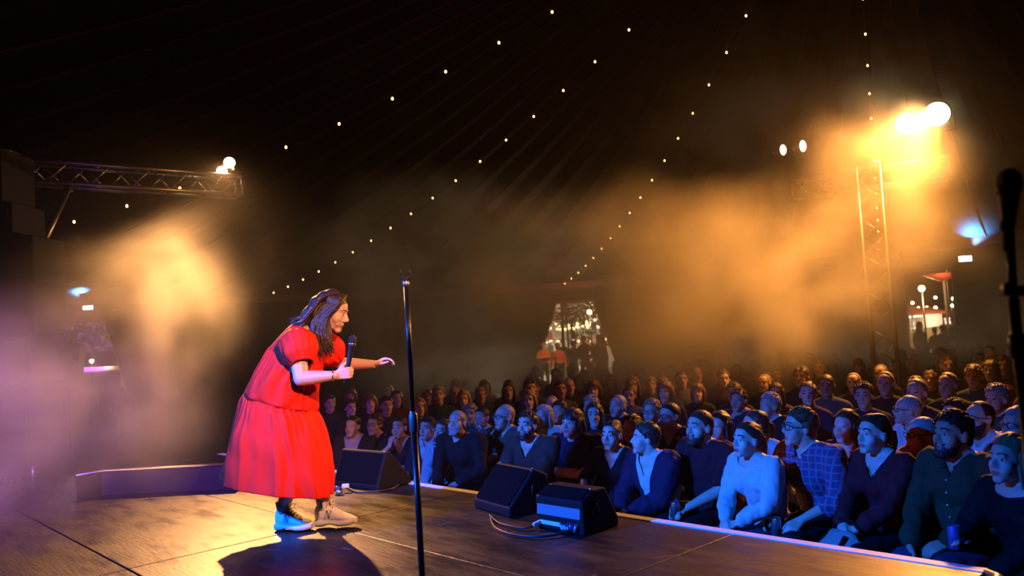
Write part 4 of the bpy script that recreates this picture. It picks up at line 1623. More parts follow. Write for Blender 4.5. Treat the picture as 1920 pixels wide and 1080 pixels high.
# necklace of the woman in red
r14, M14 = FRONT[14][0], FRONT[14][1]
nk_ = MB()
nk_.tube([Vector(q) + Vector((0, 0.06, 1.055)) for q in ((-0.066, 0.0, -0.005), (-0.055, 0.062, -0.05), (-0.02, 0.094, -0.105), (0, 0.098, -0.125), (0.02, 0.094, -0.105), (0.055, 0.062, -0.05), (0.066, 0.0, -0.005))], 0.0022, 5)
nk_.ell(Vector((0, 0.160, 0.922)), (0.007, 0.004, 0.012), seg=8, rings=6)
nko = nk_.build('necklace', MATS['wire_black'], None, True)
nko.parent = r14


# ---- the rows behind: built once per kind, then copied
def far_template(i, sex, hair, hcol, top, skin):
    rnd = random.Random(i)
    nb = Vector((0, 0.03, 1.055))
    M = frame((0.0, 1, 0.10), (0, 0, 1), nb + Vector((0, 0.03, 0.115)), 1.0)
    b = MB()
    head_shape(b, M, sex, 0.0, lod=1)
    b.chain([M @ Vector((0, -0.02, -0.05)), nb], [0.052, 0.058])
    hm = grow(b, 0.011, 2)
    t = MB()
    fem = sex == 'f'
    sw = 0.150 if fem else 0.172
    t.ell(Vector((0, 0.03, 0.95)), (0.155, 0.095, 0.10))
    t.ell(Vector((0, 0.03, 0.87)), (0.16, 0.12, 0.15))
    t.ell(Vector((0, 0.01, 0.70)), (0.16, 0.125, 0.19))
    t.ell(Vector((0, -0.01, 0.55)), (0.17, 0.14, 0.10))
    for k in (-1, 1):
        S_ = Vector((k * sw, 0.03, 0.955))
        E_ = Vector((k * (sw + 0.05), 0.06, 0.74))
        W_ = Vector((k * 0.06, 0.28, 0.67))
        t.chain([Vector((k * 0.035, 0.03, 1.03)), S_, E_, W_], [0.045, 0.064, 0.055, 0.04])
        t.chain([Vector((k * 0.09, 0, 0.55)), Vector((k * 0.12, 0.42, 0.53)), Vector((k * 0.12, 0.41, 0.08))], [0.09, 0.07, 0.05])
    tm = grow(t, 0.026, 3)
    out = MB()
    out.add([v.co.copy() for v in hm.vertices], [tuple(p.vertices) for p in hm.polygons])
    Rn = M.to_3x3()
    out.k = 3
    for x in (-1, 1):
        out.ell(M @ Vector((x * 0.030, 0.081, 0.006)), (0.013, 0.008, 0.0055), Rn, 8, 6)
    out.k = 2
    for x in (-1, 1):
        out.tube([M @ Vector((x * 0.014, 0.0965, 0.029)), M @ Vector((x * 0.03, 0.094, 0.035)), M @ Vector((x * 0.047, 0.083, 0.030))], [0.004, 0.005, 0.003], 5)
    out.k = 4
    out.ell(M @ Vector((0, 0.091, -0.064)), (0.021, 0.006, 0.006), Rn, 8, 6)
    out.k = 1
    out.add([v.co.copy() for v in tm.vertices], [tuple(p.vertices) for p in tm.polygons])
    if hair != 'bald':
        hh = hair_mesh(M, hair, i, 0.012)
        out.k = 2
        out.add([v.co.copy() for v in hh.vertices], [tuple(p.vertices) for p in hh.polygons])
    me = out.mesh('spectator', True)
    for m in (MATS[skin], MATS['cloth_' + top], MATS['hair_' + hcol], MATS['iris'], MATS['lip']):
        me.materials.append(m)
    return me


FT = [far_template(i, *a) for i, a in enumerate([
    ('m', 'short', 'brown', 'charcoal', 'skin'), ('f', 'bob', 'fair', 'navy', 'skin_pale'), ('m', 'receding', 'grey', 'black', 'skin'), ('f', 'long', 'dark', 'maroon', 'skin'),
    ('m', 'crop', 'dark', 'grey', 'skin_tan'), ('f', 'tight', 'brown', 'plum', 'skin_pale'), ('m', 'short', 'grey', 'teal', 'skin'), ('f', 'fringe', 'ginger', 'black', 'skin_pale')])]
rnd = random.Random(11)
TAKEN = [o.location.xy.copy() for o in COL.objects if o.name.startswith('person') and o.parent is None]
NFAR = 0
BENCH = {}


def proj(p):
    q = p - CPOS
    d = q.dot(CF)
    return 960 + FPX * q.dot(CR) / d, 540 - FPX * q.dot(CU) / d, d


for row in range(14):
    n = 5.75 + 0.86 * row
    u = -12.0 + 0.3 * (row % 2)
    while u < 5.0:
        u += rnd.uniform(0.50, 0.66)
        p = un(u, n + rnd.uniform(-0.08, 0.08))
        if ((p.x - TC.x) / TA) ** 2 + ((p.y - TC.y) / TB) ** 2 > 0.80:
            continue
        hx, hy, hd_ = proj(p + Vector((0, 0, 1.2)))
        if hd_ < 2 or not (-30 < hx < 1960):
            continue
        if any((p.xy - q).length < 0.50 for q in TAKEN):
            continue
        if rnd.random() < 0.10 or NFAR >= 285 or abs(p.x - 4.9) < 0.35 and abs(p.y - 10.8) < 0.5:
            continue
        i = rnd.randrange(len(FT))
        ob = bpy.data.objects.new('person', FT[i])
        COL.objects.link(ob)
        ob.location = p
        f = (LOOK - p)
        ob.rotation_euler = (0, 0, math.atan2(f.y, f.x) - PI / 2 + rnd.uniform(-0.25, 0.25) + 0.25)
        sc_ = rnd.uniform(0.93, 1.05)
        ob.scale = (sc_, sc_, sc_)
        side = 'far left' if hx < 560 else 'left' if hx < 900 else 'centre' if hx < 1250 else 'right' if hx < 1600 else 'far right'
        nth = ['third', 'fourth', 'fifth', 'sixth', 'seventh', 'eighth', 'ninth', 'tenth', 'eleventh', 'twelfth', 'thirteenth', 'fourteenth', 'fifteenth', 'sixteenth'][row]
        kind = ['man with short brown hair', 'woman with fair bobbed hair', 'balding grey man', 'woman with long dark hair', 'man with cropped dark hair', 'woman with tied back hair', 'man with grey hair', 'woman with ginger fringe'][i]
        tag(ob, 'dim %s, %s row from the stage, %s of the crowd' % (kind, nth, side), 'person', '%s in the %s row, %s' % (kind, nth, side))
        BENCH.setdefault(row, []).append(u)
        NFAR += 1
TAKEN = None
# plain benches carry the rows behind
mat('bench_wood', (0.10, 0.06, 0.035), 0.7, var=0.3, vscale=6)
for row, us in ((r, q) for r, q in BENCH.items() if r > 1):
    n = 5.75 + 0.86 * row
    nth = ['third', 'fourth', 'fifth', 'sixth', 'seventh', 'eighth', 'ninth', 'tenth', 'eleventh', 'twelfth', 'thirteenth', 'fourteenth', 'fifteenth', 'sixteenth'][row]
    u0, u1 = min(us) - 0.3, max(us) + 0.3
    root = thing('bench', tuple(un((u0 + u1) / 2, n, 0)), 'long plain wooden bench under the %s row from the stage' % nth, 'bench', 'benches under the back rows')
    MB().box(un((u0 + u1) / 2, n + 0.02, 0.405), (u1 - u0, 0.30, 0.04), SM).build('seat_plank', MATS['bench_wood'], root)
    k_ = max(2, int((u1 - u0) / 1.8))
    for i_ in range(k_ + 1):
        MB().box(un(u0 + 0.1 + (u1 - u0 - 0.2) * i_ / k_, n + 0.02, 0.195), (0.05, 0.26, 0.39), SM).build('leg', MATS['bench_wood'], root)

# ================================================================ EQUIPMENT ON AND AROUND THE STAGE
mat('cab_black', (0.010, 0.010, 0.012), 0.6, bump=0.25, bscale=180, spec=0.12)
mat('grille_black', (0.008, 0.008, 0.010), 0.7, 0.0, spec=0.0, bump=0.8, bscale=300)
mat('plate_grey', (0.20, 0.22, 0.26), 0.4)
mat('metal_dark', (0.05, 0.05, 0.055), 0.35, 0.8)
mat('alu', (0.55, 0.55, 0.58), 0.32, 0.9)
mat('tape_white', (0.75, 0.78, 0.80), 0.6)
mat('cable_black', (0.02, 0.02, 0.022), 0.45)
mat('rubber', (0.01, 0.01, 0.01), 0.8)


def wedge(c, ang, width, prof, label, plate=None, handle=True):
    """floor monitor: profile in (depth, height) swept along its width; ang turns the width axis"""
    w = Vector((math.cos(ang), math.sin(ang), 0))
    d = Vector((-w.y, w.x, 0))
    c = Vector(c)
    root = thing('stage_monitor', tuple(c), label, 'speaker', 'wedge monitors along the stage edge')

    def P(a, x, z):
        return c + w * a + d * x + Vector((0, 0, z))
    MB().prism([P(-width / 2, x, z) for x, z in prof], w * width).build('cabinet', MATS['cab_black'], root, bevel=0.012)
    (x1, z1), (x2, z2) = prof[1], prof[2]
    g = MB()
    sl = Vector((0, 0, z2 - z1)) + d * (x2 - x1)
    nn_ = w.cross(sl).normalized()
    if nn_.z < 0:
        nn_ = -nn_
    a0, a1 = P(-width * 0.45, x1, z1) + sl * 0.06, P(width * 0.45, x1, z1) + sl * 0.06
    g.prism([a0 + nn_ * 0.002, a1 + nn_ * 0.002, a1 + sl * 0.88 + nn_ * 0.002, a0 + sl * 0.88 + nn_ * 0.002], nn_ * 0.006)
    g.build('grille', MATS['grille_black'], root, bevel=0.003)
    if plate:
        (pa, pb, pz0, pz1, px_) = plate
        MB().prism([P(pa, px_, pz0), P(pb, px_, pz0), P(pb, px_ + 0.012, pz1), P(pa, px_ + 0.012, pz1)], -d * 0.006).build('rear_plate', MATS['plate_grey'], root, bevel=0.002)
    if handle:
        h = MB()
        cx, cz = prof[2][0] * 1.0, prof[2][1] * 0.5
        hc = P(width / 2 + 0.001, cx, cz)
        h.tube([hc + w * 0.003 + (d * math.cos(t) * 0.028 + Vector((0, 0, 1)) * math.sin(t) * 0.042) for t in np.linspace(0, 2 * PI, 21)], 0.006, 6)
        h.build('handle_rim', MATS['metal_dark'], root, True)
        h2 = MB()
        h2.prism([hc + w * 0.002 + (d * math.cos(t) * 0.026 + Vector((0, 0, 1)) * math.sin(t) * 0.040) for t in np.linspace(0, 2 * PI, 17)[:-1]], -w * 0.001)
        h2.build('handle_recess', MATS['rubber'], root)
    for a in (-width / 2 + 0.03, width / 2 - 0.03):
        MB().ell(P(a, prof[2][0] + 0.005, prof[2][1] - 0.002), 0.006, seg=8, rings=6).build('corner_screw', MATS['alu'], root, True)
    return root, P


# the steep one facing the performer, the low one beside it, and the one at her far side
bA = (atz(952, 972, STAGE_Z) + atz(892, 951, STAGE_Z)) / 2
rootA, PA = wedge(bA, math.radians(-58), 0.46, [(0, 0), (0, 0.055), (0.20, 0.275), (0.29, 0.235), (0.36, 0.0)], 'steep black wedge monitor with bare grille facing the performer')
bB = (atz(1093, 1005, STAGE_Z) + atz(1009, 990, STAGE_Z)) / 2
rootB, PB = wedge(bB, math.radians(-47), 0.37, [(0, 0), (0.0, 0.185), (0.10, 0.235), (0.20, 0.235), (0.30, 0.05), (0.30, 0)], 'low black wedge monitor showing a blue lit rear plate', plate=(-0.17, 0.165, 0.085, 0.185, -0.001))
bC = (atz(625, 912, STAGE_Z) + atz(708, 919, STAGE_Z)) / 2
rootC, PC = wedge(bC, math.radians(-42), 0.58, [(0, 0), (0.0, 0.03), (0.10, 0.285), (0.14, 0.285), (0.34, 0.06), (0.34, 0)], 'wedge monitor partly behind the red dress hem', handle=False)


def cable(pts, r, name, label, m='cable_black'):
    ctrl = [Vector(p) for p in pts]
    n = len(ctrl) * 8
    o = MB().tube([catmull(ctrl, i / n) for i in range(n + 1)], r, 8).build(name, MATS[m], None, True)
    return tag(o, label, 'cable', 'monitor cables on the stage')


Z1 = STAGE_Z + 0.012
cable([atz(918, 966, Z1), atz(935, 980, Z1), atz(962, 988, Z1), atz(985, 990, Z1), atz(1002, 985, Z1 + 0.01), atz(1014, 978, Z1 + 0.03)], 0.0065, 'speaker_cable', 'thin cable curling from under the steep wedge to the low wedge')
cable([atz(920, 972, Z1), atz(930, 990, Z1), atz(960, 1002, Z1), atz(1005, 1006, Z1), atz(1040, 1003, Z1), atz(1062, 996, Z1 + 0.01)], 0.0075, 'speaker_cable', 'long cable looping round the front of the low wedge')
cable([atz(640, 905, Z1), atz(665, 921, Z1), atz(700, 922, Z1), atz(735, 916, Z1), atz(748, 908, Z1)], 0.008, 'speaker_cable', 'cable lying at the foot of the wedge by the dress')
cn = thing('cable_connector', tuple(atz(1045, 985, Z1)), 'pale taped cable connector lying before the low wedge plate', 'connector')
MB().bar(atz(1000, 984, Z1 + 0.02), atz(1014, 977, Z1 + 0.03), 0.018).build('tape', MATS['tape_white'], cn, bevel=0.003)
MB().bar(atz(1014, 977, Z1 + 0.03), atz(1052, 984, Z1 + 0.03), 0.022).build('label_tape', MATS['tape_white'], cn, bevel=0.003)
for k_ in range(3):
    MB().bar(atz(1050 + 5 * k_, 977 + 2 * k_, Z1 + 0.03), atz(1054 + 5 * k_, 992, Z1 + 0.02), 0.012).build('collar_ring', MATS['tape_white'], cn, bevel=0.002)
MB().cyl(atz(1064, 985, Z1 + 0.03), atz(1078, 990, Z1 + 0.025), 0.020, 0.024, 14).build('plug', mat('plug_blue', (0.05, 0.06, 0.16), 0.3, 0.5), cn, True)
MB().cyl(atz(1078, 990, Z1 + 0.025), atz(1084, 992, Z1 + 0.02), 0.026, 0.026, 14).build('plug_ring', mat('plug_pink', (0.5, 0.25, 0.35), 0.3, 0.6), cn, True)
cn2 = thing('cable_connector', tuple(atz(640, 918, Z1)), 'small connector with white label beside the red dress hem', 'connector')
MB().box(atz(648, 911, Z1 + 0.035), (0.055, 0.02, 0.03)).build('label_tape', MATS['tape_white'], cn2, bevel=0.003)
MB().cyl(atz(626, 917, Z1 + 0.025), atz(640, 915, Z1 + 0.03), 0.020, seg=12).build('plug', MATS['plug_blue'], cn2, True)
MB().cyl(atz(630, 923, Z1 + 0.01), atz(642, 922, Z1 + 0.01), 0.014, seg=12).build('plug_tip', MATS['alu'], cn2, True)

# ---- microphone stand before the performer
ms = at(776, 800, 3.12)
ms.z = STAGE_Z
TOPZ = at(763, 535, 3.12).z
st = thing('microphone_stand', tuple(ms), 'tall black straight microphone stand with empty clip in front of the performer', 'microphone stand')
UPV = Vector((0, 0, 1))
MB().lathe(ms, UPV, [(0, 0.125), (0.012, 0.128), (0.022, 0.118), (0.034, 0.04), (0.05, 0.02)], 36).build('base', MATS['metal_dark'], st, True)
zc = at(776, 810, 3.12).z - STAGE_Z
mat('stand_black', (0.015, 0.015, 0.018), 0.3, 0.3, spec=0.7)
MB().cyl(ms + UPV * 0.04, ms + UPV * zc, 0.0125, seg=16).build('lower_tube', MATS['stand_black'], st, True)
MB().lathe(ms + UPV * zc, UPV, [(0, 0.0135), (0.004, 0.0165), (0.066, 0.0165), (0.072, 0.013), (0.078, 0.010)], 18).build('clutch', mat('clutch_grey', (0.25, 0.25, 0.27), 0.4, 0.5), st, True)
MB().cyl(ms + UPV * (zc + 0.07), ms + UPV * (TOPZ - STAGE_Z), 0.0095, seg=14).build('upper_tube', MATS['stand_black'], st, True)
tp_ = ms.copy()
tp_.z = TOPZ
MB().lathe(tp_ - UPV * 0.004, UPV, [(0, 0.0105), (0.002, 0.0125), (0.020, 0.0125), (0.022, 0.008)], 16).build('thread_collar', MATS['alu'], st, True)
cl_ = MB()
for sgn in (-1, 1):
    cl_.tube([tp_ + UPV * 0.018, tp_ + UPV * 0.026 + CR * sgn * 0.012, tp_ + UPV * 0.040 + CR * sgn * 0.019, tp_ + UPV * 0.054 + CR * sgn * 0.016], [0.006, 0.006, 0.005, 0.0045], 8)
    cl_.ell(tp_ + UPV * 0.050 + CR * sgn * 0.017, (0.005, 0.014, 0.012), seg=10, rings=8)
cl_.build('microphone_clip', MATS['rubber'], st, True)

# ---- blurred microphone on its stand at the right edge
mr_ = at(1893, 480, 1.72)
rs = thing('microphone_stand', (mr_.x, mr_.y, 0.0), 'dark out of focus microphone stand at the right edge of the picture', 'microphone stand')


def RQ(px, py):
    return at(px, py, 1.72)


base = Vector((RQ(1908, 640).x, 1.72, 0.0))
MB().lathe(base, UPV, [(0, 0.13), (0.02, 0.13), (0.035, 0.02)], 30).build('base', MATS['metal_dark'], rs, True)
MB().tube([base + UPV * 0.03, Vector((base.x, base.y, RQ(1908, 560).z))], 0.0115, 14).build('lower_tube', MATS['stand_black'], rs, True)
MB().tube([Vector((base.x, base.y, RQ(1908, 575).z)), RQ(1893, 445)], 0.0095, 12).build('upper_tube', MATS['stand_black'], rs, True)
q_ = RQ(1905, 545)
kb = MB()
kb.bar(q_ - CR * 0.03, q_ + CR * 0.02, 0.022)
kb.cyl(q_ - CR * 0.028 + CU * 0.008, q_ - CR * 0.012 + CU * 0.010, 0.010, seg=10)
kb.build('clamp', MATS['metal_dark'], rs, True, bevel=0.003)
q2 = Vector((base.x, base.y, RQ(1908, 655).z))
MB().lathe(q2 - UPV * 0.02, UPV, [(0, 0.014), (0.005, 0.020), (0.05, 0.020), (0.055, 0.013)], 16).build('clutch', MATS['metal_dark'], rs, True)
MB().tube([RQ(1893, 448), RQ(1888, 425), RQ(1889, 400)], [0.012, 0.014, 0.012], 10).build('microphone_clip', MATS['rubber'], rs, True)
rm = thing('microphone', tuple(RQ(1889, 430)), 'dark out of focus microphone at the right edge of the picture', 'microphone')
mb_, mt_ = RQ(1890, 428), RQ(1892, 345)
ax_ = (mt_ - mb_).normalized()
L_ = (mt_ - mb_).length
MB().lathe(mb_, ax_, [(-0.05, 0.010), (0, 0.013), (L_ - 0.03, 0.021), (L_ - 0.02, 0.023)], 18).build('handle', MATS['mic_black'], rm, True)
MB().ell(mt_ + ax_ * 0.004, (0.0265, 0.0265, 0.031), frame(CF, ax_).to_3x3(), 22, 16).build('grille', MATS['mic_grille'], rm, True)
MB().lathe(mb_, ax_, [(L_ - 0.021, 0.024), (L_ - 0.012, 0.0265), (L_ - 0.006, 0.025)], 18).build('ring', MATS['metal_dark'], rm, True)

# ---- low riser at the back left of the stage
rp = [atz(142, 893, 1.0), atz(192, 884, 1.0), atz(440, 871, 1.0)]
ri = MB()
top_ = rp + [rp[2] + Vector((0.0, 0.10, 0)), rp[1] + Vector((0.02, 0.10, 0)), rp[0] + Vector((-0.05, 0.10, 0))]
n5 = len(top_)
ri.add([Vector((p.x, p.y, 1.0)) for p in top_] + [Vector((p.x, p.y, STAGE_Z - 0.02)) for p in top_], [tuple(range(n5)), tuple(range(n5, 2 * n5))] + [(i, (i + 1) % n5, (i + 1) % n5 + n5, i + n5) for i in range(n5)])
rr_ = thing('kick_board', (rp[1].x, rp[1].y, STAGE_Z), 'low dark kick board with pale top edge at the back left of the stage', 'board')
ri.build('panel', mat('riser_paint', (0.018, 0.017, 0.02), 0.5, var=0.3, vscale=5), rr_, bevel=0.006)
MB().tube([p + Vector((0, 0, 0.004)) for p in rp], 0.012, 6).build('edge_trim', MATS['alu'], rr_, True)
pp = atz(62, 906, STAGE_Z)
po = thing('cable_post', tuple(pp), 'short thin pale post standing at the left stage edge', 'post')
MB().cyl(pp, pp + UPV * 0.17, 0.012, seg=10).build('rod', MATS['alu'], po, True)
MB().cyl(pp, pp + UPV * 0.012, 0.05, seg=16).build('foot', MATS['metal_dark'], po, True)


# ---- lighting trusses
def truss_into(root, a, b, size, bay=0.5, up=Vector((0, 0, 1)), r=0.024):
    a, b = Vector(a), Vector(b)
    t = (b - a).normalized()
    x = t.cross(up).normalized()
    y = x.cross(t)
    h = size / 2
    cs = [(-h, -h), (h, -h), (h, h), (-h, h)]
    L = (b - a).length
    for (p, q) in cs:
        MB().cyl(a + x * p + y * q, b + x * p + y * q, r, seg=10).build('chord', MATS['alu'], root, True)
    nb_ = max(2, round(L / bay))
    for f in range(4):
        (p0, q0), (p1, q1) = cs[f], cs[(f + 1) % 4]
        for i in range(nb_):
            s0, s1 = a + t * L * i / nb_, a + t * L * (i + 0.5) / nb_
            s2 = a + t * L * (i + 1) / nb_
            MB().cyl(s0 + x * p0 + y * q0, s1 + x * p1 + y * q1, 0.009, seg=6).build('brace', MATS['alu'], root, True)
            MB().cyl(s1 + x * p1 + y * q1, s2 + x * p0 + y * q0, 0.009, seg=6).build('brace', MATS['alu'], root, True)
    for e in (a, b):
        fr = MB()
        for f in range(4):
            (p0, q0), (p1, q1) = cs[f], cs[(f + 1) % 4]
            fr.cyl(e + x * p0 + y * q0, e + x * p1 + y * q1, 0.014, seg=6)
        fr.build('end_frame', MATS['alu'], root, True)


LT = thing('lighting_truss', (at(62, 321, 9.25).x, 9.25, 0), 'aluminium box truss arm reaching out from the left carrying two lit floods', 'truss')
tz = 4.42
la, lb = at(62, 321, 9.25), at(447, 353, 10.8)
la.z = lb.z = (la.z + lb.z) / 2
truss_into(LT, la - (lb - la).normalized() * 0.35, lb, 0.25, 0.5)
MB().cyl(at(128, 357, 9.5), at(66, 492, 9.0), 0.026, seg=12).build('brace_pole', MATS['alu'], LT, True)
MB().box(at(128, 352, 9.5), (0.08, 0.08, 0.10)).build('pole_clamp', MATS['metal_dark'], LT, bevel=0.01)
tw0 = la - (lb - la).normalized() * 0.30
truss_into(LT, Vector((tw0.x, tw0.y, 0)), Vector((tw0.x, tw0.y, la.z + 0.2)), 0.25, 0.55, up=Vector((0, 1, 0)))
MB().box(Vector((tw0.x, tw0.y, 0.01)), (0.9, 0.9, 0.02)).build('base_plate', MATS['metal_dark'], LT)

RTS = thing('lighting_truss', (at(1640, 600, 10.8).x, 10.8, 0), 'aluminium truss tower and arm on the right behind the smoke', 'truss')
ra, rb_ = at(1490, 360, 11.8), at(1780, 310, 10.8)
ra.z = rb_.z = (ra.z + rb_.z) / 2
truss_into(RTS, ra, rb_, 0.26, 0.5)
twp = at(1646, 520, 10.9)
truss_into(RTS, Vector((twp.x, twp.y, 0.0)), Vector((twp.x, twp.y, ra.z + 0.13)), 0.29, 0.5, up=Vector((0.5, 1, 0)))
MB().box(Vector((twp.x, twp.y, 0.01)), (0.9, 0.9, 0.02)).build('base_plate', MATS['metal_dark'], RTS)

mat('lens_hot', (1, 0.9, 0.7), 0.2, emit=(1.0, 0.78, 0.42), estr=60)
mat('lens_warm', (1, 0.9, 0.7), 0.2, emit=(1.0, 0.80, 0.48), estr=16)
mat('lens_dim', (1, 0.9, 0.7), 0.2, emit=(1.0, 0.85, 0.55), estr=5)


def par(p, aim, r, ln, label, lens, foot=None):
    """stage flood: tapered can, lens, yoke and clamp"""
    p, aim = Vector(p), (Vector(aim) - Vector(p)).normalized()
    root = thing('stage_light', tuple(p), label, 'stage light', 'stage lights on the trusses')
    MB().lathe(p, aim, [(-ln, r * 0.45), (-ln * 0.93, r * 0.62), (-ln * 0.5, r * 0.95), (-0.02, r * 1.02), (0.0, r * 1.06), (0.004, r * 0.97)], 24).build('can', MATS['metal_dark'], root, True)
    MB().lathe(p, aim, [(0.003, r * 0.93), (0.012, r * 0.86), (0.017, r * 0.5), (0.018, 0.001)], 24).build('lens', MATS[lens], root, True)
    sd = aim.cross(UPV).normalized()
    m0 = p - aim * ln * 0.45
    MB().tube([m0 + sd * r * 1.1, m0 + sd * r * 1.12 - UPV * r * 1.5, m0 - sd * r * 1.12 - UPV * r * 1.5, m0 - sd * r * 1.1], 0.012, 6).build('yoke', MATS['metal_dark'], root)
    fz = foot if foot is not None else (m0.z - r * 1.5 - 0.1)
    MB().cyl(m0 - UPV * r * 1.5, Vector((m0.x, m0.y, fz)), 0.016, seg=8).build('clamp', MATS['metal_dark'], root, True)
    return root


trz = ra.z + 0.15
par(at(1700, 232, 10.8), PERF + Vector((0.6, -1.5, 1.0)), 0.15, 0.30, 'left of the two blazing floods on the right truss', 'lens_hot', trz)
par(at(1757, 214, 10.7), PERF + Vector((1.2, -2.5, 1.2)), 0.17, 0.32, 'right and brighter of the two blazing floods on the right truss', 'lens_hot', trz)
ltz = la.z + 0.13
par(at(416, 321, 10.65), PERF + Vector((0.0, 0, 0.5)), 0.075, 0.2, 'lower of the two square lit floods on the left truss', 'lens_warm', ltz)
par(at(430, 305, 10.75), PERF + Vector((0.5, -1, 0.8)), 0.08, 0.2, 'upper of the two lit floods on the left truss', 'lens_warm', ltz)
pa_, pb_ = at(1468, 281, 16), at(1505, 274, 16)
par(pa_, pa_ + Vector((0.75, -1, -0.12)), 0.115, 0.22, 'left of two small side on spots hanging in the smoke', 'lens_dim', pa_.z + 0.3)
par(pb_, pb_ + Vector((0.75, -1, -0.12)), 0.125, 0.22, 'right of two small side on spots hanging in the smoke', 'lens_dim', pb_.z + 0.3)
bar_ = thing('lighting_bar', tuple((pa_ + pb_) / 2 + UPV * 0.3), 'thin horizontal bar carrying the two small spots', 'bar')
dv = (pb_ - pa_).normalized()
MB().cyl(pa_ - dv * 0.6 + UPV * 0.3, pb_ + dv * 0.8 + UPV * 0.3, 0.024, seg=10).build('pipe', MATS['metal_dark'], bar_, True)
for q in (pa_ - dv * 0.5, pb_ + dv * 0.7):
    zt = 9.0
    MB().cyl(q + UPV * 0.3, Vector((q.x + (APEX.x - q.x) * 0.2, q.y + (APEX.y - q.y) * 0.2, 7.4)), 0.006, seg=6).build('suspension_wire', MATS['metal_dark'], bar_)

# ---- black loudspeaker stack at the left edge
ys = 8.35
rows_ = [(62, 270, 372), (82, 372, 432), (123, 434, 528), (123, 530, 622), (118, 624, 716), (118, 718, 806), (118, 808, 899)]
for k_, (xr, yt, yb) in enumerate(rows_):
    c1, c0 = at(xr, yt, ys), at(xr, yb, ys)
    z0, z1 = (c0.z, c1.z)
    if k_ == len(rows_) - 1:
        z0 = STAGE_Z
    root = thing('loudspeaker', (c0.x - 0.78, ys + 0.3, z0), ['topmost', 'second', 'third', 'fourth', 'fifth', 'sixth', 'lowest'][k_] + ' black cabinet of the speaker stack at the left edge', 'speaker', 'cabinets of the left speaker stack')
    xx = c0.x - 0.45 - 0.33
    MB().box((xx, ys + 0.3, (z0 + z1) / 2), (0.9, 0.6, z1 - z0 - 0.012)).build('cabinet', MATS['cab_black'], root, bevel=0.015)
    MB().box((xx, ys - 0.006, (z0 + z1) / 2), (0.82, 0.012, (z1 - z0) * 0.84)).build('grille', MATS['grille_black'], root, bevel=0.004)
cs_ = [at(124, 640, 9.6), at(150, 648, 9.6), at(143, 732, 9.6), at(114, 722, 9.6)]
sp = thing('loudspeaker', tuple(at(130, 730, 9.7)), 'pale lit tilted column loudspeaker beside the left doorway', 'speaker')
MB().prism(cs_, Vector((-0.06, 0.25, 0))).build('cabinet', mat('cab_grey', (0.16, 0.15, 0.15), 0.5), sp, bevel=0.01)
MB().prism([at(138, 664, 9.59), at(146, 666, 9.59), at(145, 678, 9.59), at(137, 674, 9.59)], Vector((0, -0.01, 0))).build('badge', MATS['rubber'], sp)
pb0 = at(129, 700, 9.75)
MB().cyl(Vector((pb0.x, pb0.y, 0)), pb0, 0.02, seg=10).build('stand_pole', MATS['metal_dark'], sp, True)
lb0 = thing('light_batten', tuple(at(105, 617, 9.0)), 'thin horizontal batten beside the left speaker stack', 'bar')
MB().cyl(at(70, 617, 9.0), at(136, 616, 9.0), 0.022, seg=8).build('tube', MATS['alu'], lb0, True)
MB().cyl(at(112, 610, 9.0), at(125, 640, 9.0), 0.012, seg=8).build('bracket', MATS['metal_dark'], lb0, True)
cbl = MB().tube([at(146, 440, 9.6), at(147, 455, 9.6), at(153, 468, 9.6), at(166, 471, 9.6), at(176, 462, 9.6)], 0.012, 8).build('hanging_cable', MATS['cable_black'], None, True)
tag(cbl, 'black cable loop hanging below the left truss', 'cable')

# ---- emergency lights over the side doorways, shining up the canvas
mat('exit_glow', (0.8, 0.95, 1), 0.3, emit=(0.62, 0.86, 1.0), estr=7)


def exit_light(px, py, Y, w, h, label, lp):
    Y = ring(th_of(px, py)).y - 0.12
    p = at(px, py, Y)
    root = thing('emergency_light', tuple(p), label, 'emergency light', 'emergency lights over the doorways')
    MB().box(p + Vector((0, 0.03, 0)), (w, 0.06, h)).build('housing', MATS['plate_grey'], root, bevel=0.01)
    MB().box(p + Vector((0, -0.006, 0)), (w * 0.94, 0.02, h * 0.85)).build('diffuser', MATS['exit_glow'], root, bevel=0.004)
    MB().cyl(p + Vector((0, 0.03, h / 2)), p + Vector((0, 0.03, h / 2 + 0.25)), 0.012, seg=8).build('hanger', MATS['metal_dark'], root, True)
    for q in (-0.12, 0.12):
        MB().cyl(p + Vector((q, -0.02, h / 2 + 0.02)), p + Vector((q, -0.02, h / 2 + 0.10)), 0.04, 0.055, 12).build('uplight', MATS['metal_dark'], root, True)
    spot('emergency_uplight', p + Vector((0, -0.25, h / 2 + 0.12)), p + Vector((0, -0.8, 1.3)), (0.07, 0.45, 1.0), 3600, 90, 1.0, 0.03)


exit_light(165, 577, 21.2, 0.28, 0.12, 'white emergency light box above the left doorway', (150, 510, 19.5))
exit_light(1811, 485, 23.2, 0.42, 0.17, 'white emergency light box beside the right doorway', (1816, 412, 21.5))
gp = thing('guy_rope', tuple(at(1822, 430, 22.6)), 'thin pale rope running up the canvas above the right emergency light', 'rope')
MB().tube([at(1823, 434, 22.7), at(1814, 400, 21.6), at(1800, 345, 20.0)], 0.016, 6).build('rope', MATS['tape_white'], gp, True)
MB().prism([at(1817, 440, 22.7), at(1832, 438, 22.7), at(1824, 426, 22.65)], Vector((0, 0.02, 0))).build('rope_tab', MATS['valance_red'], gp)
